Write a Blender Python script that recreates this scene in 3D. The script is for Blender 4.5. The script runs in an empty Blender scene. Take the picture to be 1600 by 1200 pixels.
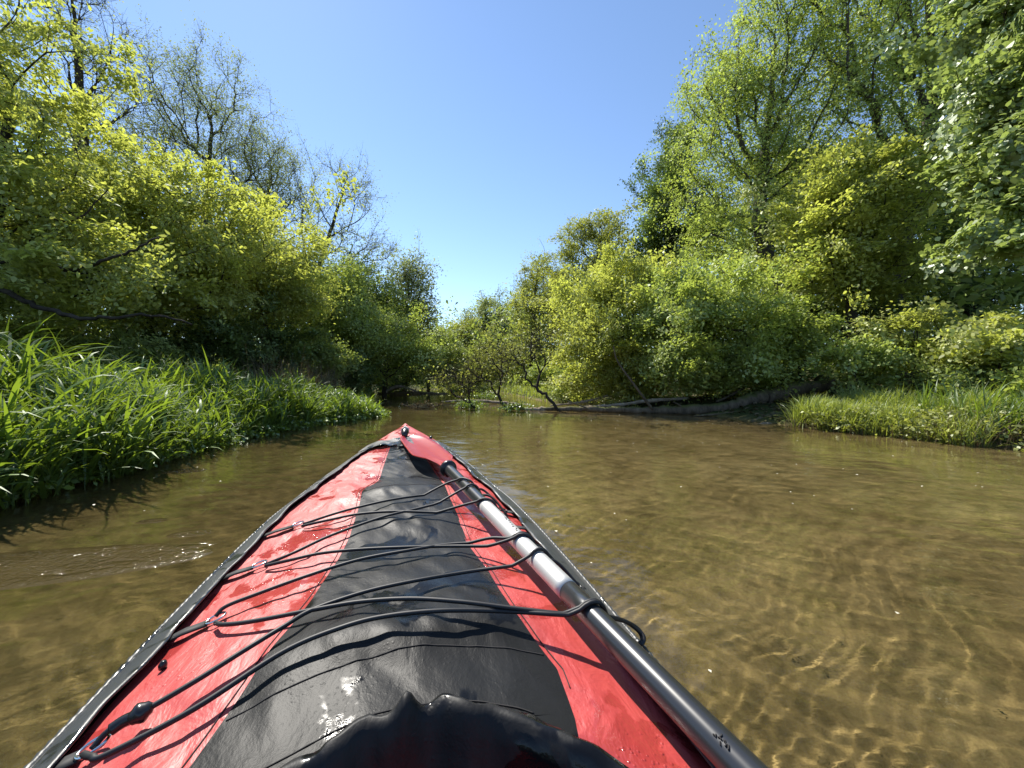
import bpy, math, random
import numpy as np
from mathutils import Vector

# ------------------------------------------------------------------ camera, sky, sun
sc = bpy.context.scene
COL = sc.collection
FPX, CX, CY, HC = 601.0, 800.0, 592.0, 0.78
cam_d = bpy.data.cameras.new("camera")
cam = bpy.data.objects.new("camera", cam_d)
COL.objects.link(cam)
cam_d.sensor_width = 36
cam_d.lens = 36 * FPX / 1600
cam_d.clip_start = 0.02
cam_d.clip_end = 2000
cam.location = (0, 0, HC)
cam.rotation_euler = (math.radians(90) - math.atan(8 / FPX), 0, 0)
sc.camera = cam

SUN_AZ, SUN_EL = math.radians(-36), math.radians(50)
w = bpy.data.worlds.new("World")
sc.world = w
w.use_nodes = True
nt = w.node_tree
bg = nt.nodes["Background"]
sky = nt.nodes.new("ShaderNodeTexSky")
sky.sky_type = 'NISHITA'
sky.sun_disc = False
sky.sun_elevation = SUN_EL
sky.sun_rotation = SUN_AZ
sky.altitude = 100
sky.air_density = 1.0
sky.dust_density = 0.05
sky.ozone_density = 3.0
nt.links.new(sky.outputs[0], bg.inputs[0])
bg.inputs[1].default_value = 0.115

sun_d = bpy.data.lights.new("sun", 'SUN')
sun_d.energy = 4.8
sun_d.angle = math.radians(0.55)
sun_d.color = (1.0, 0.95, 0.86)
sun = bpy.data.objects.new("sun", sun_d)
COL.objects.link(sun)
SDIR = Vector((math.cos(SUN_EL) * math.sin(SUN_AZ), math.cos(SUN_EL) * math.cos(SUN_AZ), math.sin(SUN_EL)))
sun.rotation_euler = SDIR.to_track_quat('Z', 'Y').to_euler()
sun_d.cycles.is_caustics_light = True

sc.view_settings.view_transform = 'Standard'
sc.view_settings.look = 'None'
sc.view_settings.exposure = 0.9
sc.view_settings.gamma = 1.0
sc.render.film_transparent = False
cy = sc.cycles
cy.max_bounces = 9
cy.diffuse_bounces = 4
cy.glossy_bounces = 4
cy.transmission_bounces = 6
cy.caustics_refractive = True
cy.caustics_reflective = False
cy.blur_glossy = 0.3
cy.sample_clamp_indirect = 4.0

rng = np.random.default_rng(11)
random.seed(5)


def at(px, py, D):
    return np.array([(px - CX) / FPX * D, D, HC - (py - CY) / FPX * D])


# ------------------------------------------------------------------ helpers
def mesh_np(name, V, F):
    """F: list of (n,k) integer arrays"""
    V = np.asarray(V, dtype=np.float32)
    me = bpy.data.meshes.new(name)
    F = [np.asarray(f, dtype=np.int32) for f in F if len(f)]
    nl = sum(f.size for f in F)
    npol = sum(len(f) for f in F)
    me.vertices.add(len(V))
    me.vertices.foreach_set("co", V.ravel())
    me.loops.add(nl)
    me.polygons.add(npol)
    me.loops.foreach_set("vertex_index", np.concatenate([f.ravel() for f in F]))
    tot = np.concatenate([np.full(len(f), f.shape[1], np.int32) for f in F])
    st = np.concatenate([[0], np.cumsum(tot)[:-1]]).astype(np.int32)
    me.polygons.foreach_set("loop_start", st)
    me.update(calc_edges=True)
    me.validate()
    return me


def obj(name, me, mat=None, parent=None, smooth=True):
    o = bpy.data.objects.new(name, me)
    COL.objects.link(o)
    if mat is not None:
        for m in (mat if isinstance(mat, (list, tuple)) else [mat]):
            me.materials.append(m)
    if smooth:
        me.polygons.foreach_set("use_smooth", np.ones(len(me.polygons), bool))
    if parent is not None:
        o.parent = parent
    return o


def tag(o, label=None, cat=None, group=None, kind=None):
    if label:
        o["label"] = label
    if cat:
        o["category"] = cat
    if group:
        o["group"] = group
    if kind:
        o["kind"] = kind
    return o


def empty(name, loc, label, cat, group=None):
    o = bpy.data.objects.new(name, None)
    o.empty_display_size = 0.2
    COL.objects.link(o)
    o.location = loc
    return tag(o, label, cat, group)


class Tubes:
    """many tapered tubes in one mesh"""

    def __init__(self):
        self.V, self.F, self.n = [], {}, 0

    def add(self, P, R, sides=6, cap=True):
        P = np.asarray(P, float)
        n = len(P)
        if n < 2:
            return
        R = np.broadcast_to(np.asarray(R, float), (n,))
        T = np.gradient(P, axis=0)
        T /= np.linalg.norm(T, axis=1)[:, None] + 1e-9
        a = np.array([0.31, 0.17, 0.93]) if abs(T[0][2]) < 0.8 else np.array([0.93, 0.31, 0.17])
        A = np.cross(T, a)
        A /= np.linalg.norm(A, axis=1)[:, None] + 1e-9
        B = np.cross(T, A)
        th = np.arange(sides) * 2 * np.pi / sides
        ring = P[:, None] + R[:, None, None] * (np.cos(th)[None, :, None] * A[:, None] + np.sin(th)[None, :, None] * B[:, None])
        self.V.append(ring.reshape(-1, 3))
        i = np.arange(n - 1)[:, None] * sides
        j = np.arange(sides)[None]
        k = (j + 1) % sides
        q = np.stack([i + j, i + k, i + sides + k, i + sides + j], -1).reshape(-1, 4) + self.n
        self.F.setdefault(4, []).append(q)
        if cap and sides > 3:
            self.F.setdefault(sides, []).append((np.arange(sides)[None, ::-1] + self.n))
            self.F.setdefault(sides, []).append((np.arange(sides)[None] + self.n + (n - 1) * sides))
        self.n += n * sides

    def mesh(self, name):
        return mesh_np(name, np.concatenate(self.V), [np.concatenate(f) for f in self.F.values()])


def spline(P, n=8):
    """Catmull-Rom through points"""
    P = np.asarray(P, float)
    Q = np.vstack([2 * P[0] - P[1], P, 2 * P[-1] - P[-2]])
    out = []
    for i in range(1, len(Q) - 2):
        t = np.linspace(0, 1, n, endpoint=False)[:, None]
        a, b, c, d = Q[i - 1], Q[i], Q[i + 1], Q[i + 2]
        out.append(0.5 * (2 * b + (c - a) * t + (2 * a - 5 * b + 4 * c - d) * t ** 2 + (3 * b - 3 * c + d - a) * t ** 3))
    out.append(P[-1:])
    return np.concatenate(out)


def vnoise(x, y, s=0):
    """smooth value noise for arrays, about -1..1"""
    x = np.asarray(x, float)
    y = np.asarray(y, float)
    xi, yi = np.floor(x).astype(np.int64), np.floor(y).astype(np.int64)
    fx, fy = x - xi, y - yi
    fx, fy = fx * fx * (3 - 2 * fx), fy * fy * (3 - 2 * fy)

    def h(i, j):
        n = (i * 374761393 + j * 668265263 + s * 974634777) & 0x7fffffff
        n = ((n ^ (n >> 13)) * 1274126177) & 0x7fffffff
        return (n & 0xffff) / 32767.5 - 1
    return (h(xi, yi) * (1 - fx) + h(xi + 1, yi) * fx) * (1 - fy) + (h(xi, yi + 1) * (1 - fx) + h(xi + 1, yi + 1) * fx) * fy


# ------------------------------------------------------------------ materials
def new_mat(name):
    m = bpy.data.materials.new(name)
    m.use_nodes = True
    t = m.node_tree
    for n in list(t.nodes):
        t.nodes.remove(n)
    out = t.nodes.new("ShaderNodeOutputMaterial")
    return m, t, out


def N(t, typ, **kw):
    n = t.nodes.new(typ)
    for k, v in kw.items():
        if k in n.inputs.keys() if isinstance(k, str) else False:
            n.inputs[k].default_value = v
        else:
            setattr(n, k, v)
    return n


def ramp(t, fac, stops):
    r = t.nodes.new("ShaderNodeValToRGB")
    e = r.color_ramp.elements
    while len(e) < len(stops):
        e.new(0.5)
    for el, (p, c) in zip(e, stops):
        el.position = p
        el.color = (*c, 1) if len(c) == 3 else c
    t.links.new(fac, r.inputs[0])
    return r.outputs[0]


def noise(t, scale, detail=4, rough=0.55, vec=None, dist=0.0):
    n = t.nodes.new("ShaderNodeTexNoise")
    n.inputs["Scale"].default_value = scale
    n.inputs["Detail"].default_value = detail
    n.inputs["Roughness"].default_value = rough
    n.inputs["Distortion"].default_value = dist
    if vec is not None:
        t.links.new(vec, n.inputs["Vector"])
    return n.outputs["Fac"]


def coord(t, which="Object", scale=None, rot=None):
    c = t.nodes.new("ShaderNodeTexCoord")
    o = c.outputs[which]
    if scale is not None or rot is not None:
        m = t.nodes.new("ShaderNodeMapping")
        if scale is not None:
            m.inputs["Scale"].default_value = scale
        if rot is not None:
            m.inputs["Rotation"].default_value = rot
        t.links.new(o, m.inputs["Vector"])
        o = m.outputs[0]
    return o


def bump(t, h, strength, dist, normal=None):
    b = t.nodes.new("ShaderNodeBump")
    b.inputs["Strength"].default_value = strength
    b.inputs["Distance"].default_value = dist
    t.links.new(h, b.inputs["Height"])
    if normal is not None:
        t.links.new(normal, b.inputs["Normal"])
    return b.outputs[0]


def math_n(t, op, a, b=None):
    n = t.nodes.new("ShaderNodeMath")
    n.operation = op
    for i, v in enumerate((a, b)):
        if v is None:
            continue
        if isinstance(v, (int, float)):
            n.inputs[i].default_value = v
        else:
            t.links.new(v, n.inputs[i])
    return n.outputs[0]


def mixc(t, fac, a, b, typ='MIX'):
    n = t.nodes.new("ShaderNodeMix")
    n.data_type = 'RGBA'
    n.blend_type = typ
    for s, v in ((0, fac), (6, a), (7, b)):
        if isinstance(v, (int, float)):
            n.inputs[s].default_value = v
        elif isinstance(v, tuple):
            n.inputs[s].default_value = (*v, 1)
        else:
            t.links.new(v, n.inputs[s])
    return n.outputs[2]


def leaf_mat(name, c_lo, c_mid, c_hi, trans=0.45, tcol=(1.45, 1.5, 0.75), gloss=0.04, rough=0.5):
    """leaf blades: per-leaf colour variation, light passing through"""
    m, t, out = new_mat(name)
    g = t.nodes.new("ShaderNodeNewGeometry")
    big = noise(t, 0.9, 2, 0.5, coord(t, "Object"))
    f = math_n(t, 'ADD', math_n(t, 'MULTIPLY', g.outputs["Random Per Island"], 0.75), math_n(t, 'MULTIPLY', big, 0.35))
    c = ramp(t, f, [(0.05, c_lo), (0.5, c_mid), (0.95, c_hi)])
    d = t.nodes.new("ShaderNodeBsdfDiffuse")
    t.links.new(c, d.inputs[0])
    tr = t.nodes.new("ShaderNodeBsdfTranslucent")
    t.links.new(mixc(t, 1.0, c, tcol, 'MULTIPLY'), tr.inputs[0])
    mx = t.nodes.new("ShaderNodeMixShader")
    mx.inputs[0].default_value = trans
    t.links.new(d.outputs[0], mx.inputs[1])
    t.links.new(tr.outputs[0], mx.inputs[2])
    gl = t.nodes.new("ShaderNodeBsdfGlossy")
    gl.inputs["Roughness"].default_value = rough
    gl.inputs["Color"].default_value = (0.9, 0.95, 0.9, 1)
    m2 = t.nodes.new("ShaderNodeMixShader")
    m2.inputs[0].default_value = gloss
    t.links.new(mx.outputs[0], m2.inputs[1])
    t.links.new(gl.outputs[0], m2.inputs[2])
    t.links.new(m2.outputs[0], out.inputs[0])
    return m


def prin_mat(name, col, rough=0.6, spec=0.5, metal=0.0):
    m, t, out = new_mat(name)
    p = t.nodes.new("ShaderNodeBsdfPrincipled")
    p.inputs["Base Color"].default_value = (*col, 1)
    p.inputs["Roughness"].default_value = rough
    p.inputs["Metallic"].default_value = metal
    p.inputs["Specular IOR Level"].default_value = spec
    t.links.new(p.outputs[0], out.inputs[0])
    return m, t, p


def bark_mat(name, a, b, moss=None, scale=9.0):
    m, t, p = prin_mat(name, a, 0.9, 0.2)
    co = coord(t, "Object", (1, 1, 0.35))
    n1 = noise(t, scale, 6, 0.7, co, 0.4)
    c = ramp(t, n1, [(0.3, a), (0.7, b)])
    if moss:
        g = t.nodes.new("ShaderNodeNewGeometry")
        sx = t.nodes.new("ShaderNodeSeparateXYZ")
        t.links.new(g.outputs["Normal"], sx.inputs[0])
        mk = math_n(t, 'MULTIPLY', math_n(t, 'MAXIMUM', sx.outputs[2], 0.0), noise(t, 3.0, 3, 0.6, coord(t)))
        mk = ramp(t, mk, [(0.22, (0, 0, 0)), (0.5, (1, 1, 1))])
        c = mixc(t, mk, c, moss)
    t.links.new(c, p.inputs["Base Color"])
    t.links.new(bump(t, n1, 0.8, 0.03), p.inputs["Normal"])
    return m


M = {}
M['leaf_lime'] = leaf_mat('leaf_lime', (0.229, 0.241, 0.075), (0.377, 0.397, 0.120), (0.536, 0.564, 0.170), 0.45)
M['leaf_fresh'] = leaf_mat('leaf_fresh', (0.184, 0.214, 0.065), (0.315, 0.369, 0.112), (0.460, 0.539, 0.162), 0.42)
M['leaf_mid'] = leaf_mat('leaf_mid', (0.137, 0.163, 0.048), (0.243, 0.289, 0.087), (0.363, 0.430, 0.131), 0.4)
M['leaf_olive'] = leaf_mat('leaf_olive', (0.163, 0.171, 0.052), (0.294, 0.309, 0.093), (0.429, 0.452, 0.136), 0.38)
M['leaf_grey'] = leaf_mat('leaf_grey', (0.151, 0.171, 0.090), (0.255, 0.288, 0.151), (0.362, 0.409, 0.215), 0.35)
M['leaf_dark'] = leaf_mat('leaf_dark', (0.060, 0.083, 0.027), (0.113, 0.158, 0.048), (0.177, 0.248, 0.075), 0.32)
M['leaf_maple'] = leaf_mat('leaf_maple', (0.158, 0.192, 0.079), (0.265, 0.320, 0.132), (0.379, 0.457, 0.188), 0.4, gloss=0.07, rough=0.45)
M['blade'] = leaf_mat('blade', (0.070, 0.106, 0.020), (0.128, 0.194, 0.037), (0.205, 0.310, 0.059), 0.45, (1.5, 1.4, 0.5), 0.05, 0.5)
M['grass'] = leaf_mat('grass', (0.140, 0.171, 0.041), (0.245, 0.297, 0.070), (0.352, 0.426, 0.101), 0.42, (1.4, 1.35, 0.6), 0.06, 0.5)
M['cress'] = leaf_mat('cress', (0.094, 0.134, 0.025), (0.168, 0.240, 0.046), (0.254, 0.363, 0.069), 0.4, (1.4, 1.35, 0.6), 0.08, 0.4)
M['dry'] = leaf_mat('dry', (0.05, 0.038, 0.02), (0.12, 0.09, 0.05), (0.26, 0.21, 0.13), 0.2, (1.1, 1.0, 0.8), 0.02, 0.6)
M['bark'] = bark_mat('bark', (0.022, 0.017, 0.012), (0.075, 0.06, 0.045))
M['bark_grey'] = bark_mat('bark_grey', (0.04, 0.035, 0.028), (0.11, 0.095, 0.075))
M['log'] = bark_mat('log', (0.05, 0.038, 0.026), (0.21, 0.165, 0.115), (0.09, 0.10, 0.03))
M['driftwood'] = bark_mat('driftwood', (0.16, 0.12, 0.085), (0.38, 0.32, 0.25), None, 14)


def soil_mat():
    m, t, p = prin_mat('soil', (0.1, 0.08, 0.05), 0.95, 0.15)
    co = coord(t, "Object")
    n1 = noise(t, 1.7, 6, 0.65, co)
    land = ramp(t, n1, [(0.3, (0.030, 0.028, 0.012)), (0.55, (0.05, 0.065, 0.018)), (0.75, (0.085, 0.07, 0.04))])
    # river bed: pale sand in drifts, darker silt and gravel between them
    n2 = noise(t, 0.55, 4, 0.55, co, 0.6)
    n3 = noise(t, 60, 3, 0.6, co)
    n4 = noise(t, 6.0, 5, 0.6, co, 0.5)
    s1 = ramp(t, n2, [(0.3, (0.165, 0.125, 0.056)), (0.52, (0.225, 0.174, 0.082)), (0.72, (0.285, 0.226, 0.112))])
    s2 = ramp(t, n4, [(0.3, (0.55, 0.55, 0.5)), (0.6, (1.0, 1.0, 1.0)), (0.8, (1.2, 1.18, 1.1))])
    s3 = ramp(t, n3, [(0.3, (0.75, 0.74, 0.7)), (0.65, (1.1, 1.1, 1.1))])
    bed = mixc(t, 1.0, mixc(t, 1.0, s1, s2, 'MULTIPLY'), s3, 'MULTIPLY')
    sx = t.nodes.new("ShaderNodeSeparateXYZ")
    t.links.new(co, sx.inputs[0])
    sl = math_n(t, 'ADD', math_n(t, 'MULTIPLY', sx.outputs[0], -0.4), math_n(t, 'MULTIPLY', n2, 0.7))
    bed = mixc(t, ramp(t, sl, [(0.35, (0, 0, 0)), (0.95, (1, 1, 1))]), bed, mixc(t, 1.0, bed, (0.62, 0.62, 0.56), 'MULTIPLY'))  # darker towards the left bank: dark reflections and shade put into the bed colour
    f = ramp(t, math_n(t, 'ADD', math_n(t, 'MULTIPLY', sx.outputs[2], 4.0), 0.5), [(0.42, (0, 0, 0)), (0.75, (1, 1, 1))])
    t.links.new(mixc(t, f, bed, land), p.inputs["Base Color"])
    t.links.new(bump(t, noise(t, 9, 6, 0.65, co), 0.5, 0.04), p.inputs["Normal"])
    return m


def water_mat():
    m, t, out = new_mat('river_water')
    co = coord(t, "Object", (1.0, 2.1, 1.0), (0, 0, math.radians(12)))
    a = noise(t, 7, 3, 0.5, co, 0.4)
    b = noise(t, 26, 2, 0.5, co, 0.2)
    h = math_n(t, 'ADD', a, math_n(t, 'MULTIPLY', b, 0.25))
    nrm = bump(t, h, 0.10, 0.02)
    g = t.nodes.new("ShaderNodeBsdfGlass")
    g.inputs["Color"].default_value = (0.98, 0.96, 0.89, 1)
    # the riffle by the left bank is broken by ripples too fine to model
    c2 = coord(t, "Object")
    sx = t.nodes.new("ShaderNodeSeparateXYZ")
    t.links.new(c2, sx.inputs[0])
    mk = ramp(t, math_n(t, 'ADD', math_n(t, 'MULTIPLY', sx.outputs[0], -0.5), 0.0), [(0.45, (0, 0, 0)), (0.75, (0.085, 0.085, 0.085))])
    t.links.new(mk, g.inputs["Roughness"])
    g.inputs["IOR"].default_value = 1.33
    # choppy streaks: one long riffle and a few small ones near the left bank
    c3 = coord(t, "Object")
    chop = noise(t, 30, 2, 0.6, c3)
    tot = None
    for gx, gy, rx_, ry_ in ((-2.1, 1.56, .75, .20), (-1.7, 1.75, .3, .05), (-1.62, 1.93, .10, .05), (-1.97, 2.1, .07, .04), (-2.78, 3.25, .16, .09)):
        sx = t.nodes.new("ShaderNodeSeparateXYZ")
        t.links.new(c3, sx.inputs[0])
        dx = math_n(t, 'DIVIDE', math_n(t, 'ADD', sx.outputs[0], -gx), rx_)
        yy = math_n(t, 'ADD', math_n(t, 'ADD', sx.outputs[1], -gy), math_n(t, 'MULTIPLY', math_n(t, 'ADD', sx.outputs[0], -gx), -0.20))
        dy = math_n(t, 'DIVIDE', yy, ry_)
        e = math_n(t, 'MAXIMUM', math_n(t, 'SUBTRACT', 1.0, math_n(t, 'ADD', math_n(t, 'MULTIPLY', dx, dx), math_n(t, 'MULTIPLY', dy, dy))), 0.0)
        tot = e if tot is None else math_n(t, 'ADD', tot, e)
    streak = ramp(t, noise(t, 3.2, 2, 0.5, coord(t, "Object", (1.0, 4.0, 1.0), (0, 0, math.radians(-11)))), [(0.30, (0, 0, 0)), (0.44, (1, 1, 1))])
    hh = math_n(t, 'MULTIPLY', chop, math_n(t, 'MULTIPLY', math_n(t, 'MINIMUM', math_n(t, 'MULTIPLY', tot, 2.0), 1.0), streak))
    nrm = bump(t, hh, 1.0, 0.11, nrm)
    t.links.new(nrm, g.inputs["Normal"])
    t.links.new(g.outputs[0], out.inputs[0])
    return m


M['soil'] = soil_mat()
M['water'] = water_mat()

# ------------------------------------------------------------------ river plan and terrain
BANK = np.array([(-2.9, -9), (-3.0, 0), (-3.25, 2.2), (-3.4, 3.6), (-3.75, 4.8), (-3.5, 6.8), (-2.95, 8.0), (-3.3, 9), (-4.6, 12),
                 (-5.5, 15), (-8, 22), (-15, 26), (-15, 31), (-6, 29), (-2.5, 25), (-.6, 22), (1.0, 14), (2.9, 10.6), (4.2, 8.3),
                 (4.5, 6.9), (4.75, 6.0), (5.2, 5.2), (5.35, 4.55), (5.95, 4.1), (6.6, 2), (7, -2), (7, -9)], float)


def bank_dist(x, y):
    """signed distance to the water's edge: negative over the water"""
    x = np.asarray(x, float)
    y = np.asarray(y, float)
    d = np.full(x.shape, 1e9)
    ins = np.zeros(x.shape, bool)
    n = len(BANK)
    for i in range(n):
        ax, ay = BANK[i]
        bx, by = BANK[(i + 1) % n]
        ex, ey = bx - ax, by - ay
        tt = np.clip(((x - ax) * ex + (y - ay) * ey) / (ex * ex + ey * ey), 0, 1)
        d = np.minimum(d, np.hypot(x - ax - tt * ex, y - ay - tt * ey))
        c = ((ay > y) != (by > y)) & (x < (bx - ax) * (y - ay) / ((by - ay) if by != ay else 1e-9) + ax)
        ins ^= c
    return np.where(ins, -d, d)


def ground(x, y):
    x = np.asarray(x, float)
    y = np.asarray(y, float)
    d = bank_dist(x, y)
    wob = 0.06 * vnoise(x * 1.1, y * 1.1, 3) + 0.03 * vnoise(x * 3.1, y * 3.1, 4)
    under = -np.minimum(0.40, 0.04 + 0.30 * (-d)) + 0.35 * wob
    o = np.maximum(d, 0)
    left = 1 / (1 + np.exp(x + 0.5))
    far = np.clip((y - 9) / 8, 0, 1)
    sl = (0.33 * left + 0.20 * (1 - left)) * (1 - 0.5 * far)
    over = 0.04 + 0.22 * np.minimum(o, 1) + sl * np.clip(o - 2.6, 0, 7) + 0.10 * np.clip(o - 9.6, 0, 40) + wob * np.minimum(o, 1)
    return np.where(d < 0, under, over)


def polar_sheet(r, th):
    X = r[:, None] * np.sin(th)[None]
    Y = r[:, None] * np.cos(th)[None]
    n, k = X.shape
    i = np.arange(n - 1)[:, None] * k
    j = np.arange(k)[None]
    j2 = (j + 1) % k
    q = np.stack([i + j, i + j2, i + k + j2, i + k + j], -1).reshape(-1, 4)
    return X, Y, q


r = np.geomspace(0.2, 400, 330)
X, Y, q = polar_sheet(r, np.arange(420) * 2 * np.pi / 420)
Z = ground(X, Y)
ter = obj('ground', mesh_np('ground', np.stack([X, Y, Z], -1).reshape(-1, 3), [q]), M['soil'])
tag(ter, 'sandy river bed and dark wooded river banks', kind='structure')
ter.cycles.is_caustics_receiver = True

r = np.geomspace(0.25, 46, 1050)
_th = np.radians(np.concatenate([np.linspace(-68, 68, 430, endpoint=False), np.linspace(68, 292, 110, endpoint=False)]))
X, Y, q = polar_sheet(r, _th)
WAVES = []
wr = np.random.default_rng(4)
for lam, amp, k in ((0.60, 0.0016, 5), (0.28, 0.0011, 8), (0.16, 0.0006, 12), (0.10, 0.00038, 14), (0.06, 0.00022, 12)):
    for _ in range(k):
        a = wr.normal(math.radians(75), 0.8)
        l = lam * wr.uniform(0.7, 1.35)
        WAVES.append((2 * math.pi / l * math.cos(a), 2 * math.pi / l * math.sin(a), amp * wr.uniform(0.4, 1.0) / math.sqrt(k) * 1.5, wr.uniform(0, 7), l))
Zw = np.zeros_like(X)
wx = X + 0.09 * vnoise(X * 2.3, Y * 2.3, 8)
wy = Y + 0.09 * vnoise(X * 2.3, Y * 2.3, 9)
RR = np.hypot(X, Y)
for kx, ky, A, ph, l in WAVES:
    fade = np.clip(l / (RR * 0.0055 * 4.0 + 1e-6), 0, 1)
    Zw += A * fade * np.sin(kx * wx + ky * wy + ph) * (0.75 + 0.6 * vnoise(X * 0.8 + ph, Y * 0.8, 12))
wat = obj('water', mesh_np('water', np.stack([X, Y, Zw], -1).reshape(-1, 3), [q]), M['water'])
tag(wat, 'shallow clear brown river water with small ripples', kind='structure')
wat.cycles.is_caustics_caster = True


def gz(x, y):
    return float(ground(np.array([x]), np.array([y]))[0])


# ------------------------------------------------------------------ plants
def leaf_cloud(P, size, rg, up=0.8, hexa=False, wid=0.55, droop=0.25, base=None):
    """leaf blades at points P"""
    n = len(P)
    nrm = rg.normal(size=(n, 3)) * (0.75 if base is None else 0.42)
    if base is not None:
        nrm += base
    nrm[:, 2] += up
    nrm /= np.linalg.norm(nrm, axis=1)[:, None]
    d = rg.normal(size=(n, 3))
    d[:, 2] -= droop * 2
    d -= nrm * np.sum(d * nrm, axis=1)[:, None]
    d /= np.linalg.norm(d, axis=1)[:, None] + 1e-9
    s = np.cross(nrm, d)
    L = (size * rg.uniform(0.45, 1.45, n))[:, None]
    W = L * wid * rg.uniform(0.8, 1.15, n)[:, None]
    if hexa:
        V = np.stack([P - d * L * .5, P - d * L * .22 + s * W * .5 + nrm * W * .12, P + d * L * .15 + s * W * .46 + nrm * W * .10, P + d * L * .55 - nrm * L * .08,
                      P + d * L * .15 - s * W * .46 + nrm * W * .10, P - d * L * .22 - s * W * .5 + nrm * W * .12], 1)
    else:
        V = np.stack([P - d * L * .5, P + s * W * .5 + nrm * W * .12, P + d * L * .5 - nrm * L * .06, P - s * W * .5 + nrm * W * .12], 1)
    k = V.shape[1]
    return V.reshape(-1, 3), np.arange(n * k).reshape(n, k)


def grow(trunk, r_tr, tips, rg, step=0.35, up=0.5, wig=0.12):
    """grow limbs from a trunk polyline out to the tips; returns branch paths with radii"""
    nodes = list(trunk)
    par = [-1] + list(range(len(trunk) - 1))
    paths = []
    arr = np.zeros((60000, 3))
    plen = np.zeros(60000)
    plen[:len(trunk)] = np.r_[0, np.cumsum(np.linalg.norm(np.diff(trunk, axis=0), axis=1))]
    arr[:len(nodes)] = trunk
    top = trunk[-1]
    base = trunk[0]
    order = np.argsort(np.linalg.norm(tips - (0.35 * base + 0.65 * top), axis=1))
    lo = max(1, len(trunk) // 4)
    for ti in order:
        tp = tips[ti]
        n = len(nodes)
        A = arr[lo:n]
        dv = tp - A
        dist = np.linalg.norm(dv, axis=1)
        cost = dist + np.maximum(0, -(dv[:, 2] + 0.15)) * 1.6 + 0.42 * plen[lo:n]
        b = int(np.argmin(cost)) + lo
        P0 = arr[b]
        L = np.linalg.norm(tp - P0)
        k = max(2, int(L / step) + 1)
        t = np.linspace(0, 1, k + 1)[1:, None]
        if par[b] >= 0:
            pd = P0 - arr[par[b]]
            pd = pd / (np.linalg.norm(pd) + 1e-9)
        else:
            pd = np.array([0, 0, 1.0])
        c = P0 + (pd * 0.5 + np.array([0, 0, up])) * L * 0.4
        pts = (1 - t) ** 2 * P0 + 2 * t * (1 - t) * c + t * t * tp
        pts[:-1] += rg.normal(size=(k - 1, 3)) * wig * min(L / k, 0.5)
        ids = [b]
        for p in pts:
            arr[len(nodes)] = p
            plen[len(nodes)] = plen[ids[-1]] + np.linalg.norm(p - arr[ids[-1]])
            nodes.append(p)
            par.append(ids[-1])
            ids.append(len(nodes) - 1)
        paths.append(ids)
        if len(nodes) > 59000:
            break
    # ease the kinks out of the limbs
    n = len(nodes)
    pa = np.array(par)
    m0 = len(trunk)
    tipset = np.zeros(n, bool)
    for p in paths:
        tipset[p[-1]] = True
    for _ in range(5):
        A = arr[:n].copy()
        cs = np.zeros((n, 3))
        cc = np.zeros(n)
        np.add.at(cs, pa[1:], A[1:])
        np.add.at(cc, pa[1:], 1)
        mv = (cc > 0) & (np.arange(n) >= m0) & ~(tipset & (cc == 0))
        tgt = 0.5 * A[pa] + 0.5 * cs / np.maximum(cc, 1)[:, None]
        arr[:n][mv] = 0.45 * A[mv] + 0.55 * tgt[mv]
    cnt = np.zeros(len(nodes))
    for p in paths:
        cnt[p[-1]] += 1
    for i in range(len(nodes) - 1, 0, -1):
        cnt[par[i]] += cnt[i]
    cnt = np.maximum(cnt, 1)
    return arr[:len(nodes)].copy(), paths, cnt


def blob(px, py, D, rx, ry, rd=None):
    c = at(px, py, D)
    rx, ry = rx / FPX * D, ry / FPX * D
    return (*c, rx, rd if rd else max(rx * 0.8, 0.4), ry)


def sample_tips(blobs, n, rg, shell=0.55):
    vol = np.array([b[3] * b[4] * b[5] for b in blobs]) ** 0.75
    k = rg.choice(len(blobs), n, p=vol / vol.sum())
    B = np.array(blobs)[k]
    d = rg.normal(size=(n, 3))
    d /= np.linalg.norm(d, axis=1)[:, None]
    rr = rg.uniform(0, 1, n) ** (1 / 3)
    rr = shell * np.maximum(rr, rg.uniform(0.55, 1.0, n)) + (1 - shell) * rr
    rr *= 1 + 0.20 * rg.normal(size=n)
    rr = np.where(rg.uniform(size=n) < 0.16, rr * rg.uniform(1.1, 1.6, n), rr)
    rr *= 1 + 0.55 * vnoise(d[:, 0] * 2.3 + k * 3.7, d[:, 2] * 2.3 + d[:, 1] * 1.7 + k * 1.3, 17)
    P = B[:, :3] + d * rr[:, None] * B[:, 3:]
    g = ground(P[:, 0], P[:, 1])
    P[:, 2] = np.maximum(P[:, 2], np.maximum(g, 0) + 0.15)
    return P


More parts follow.
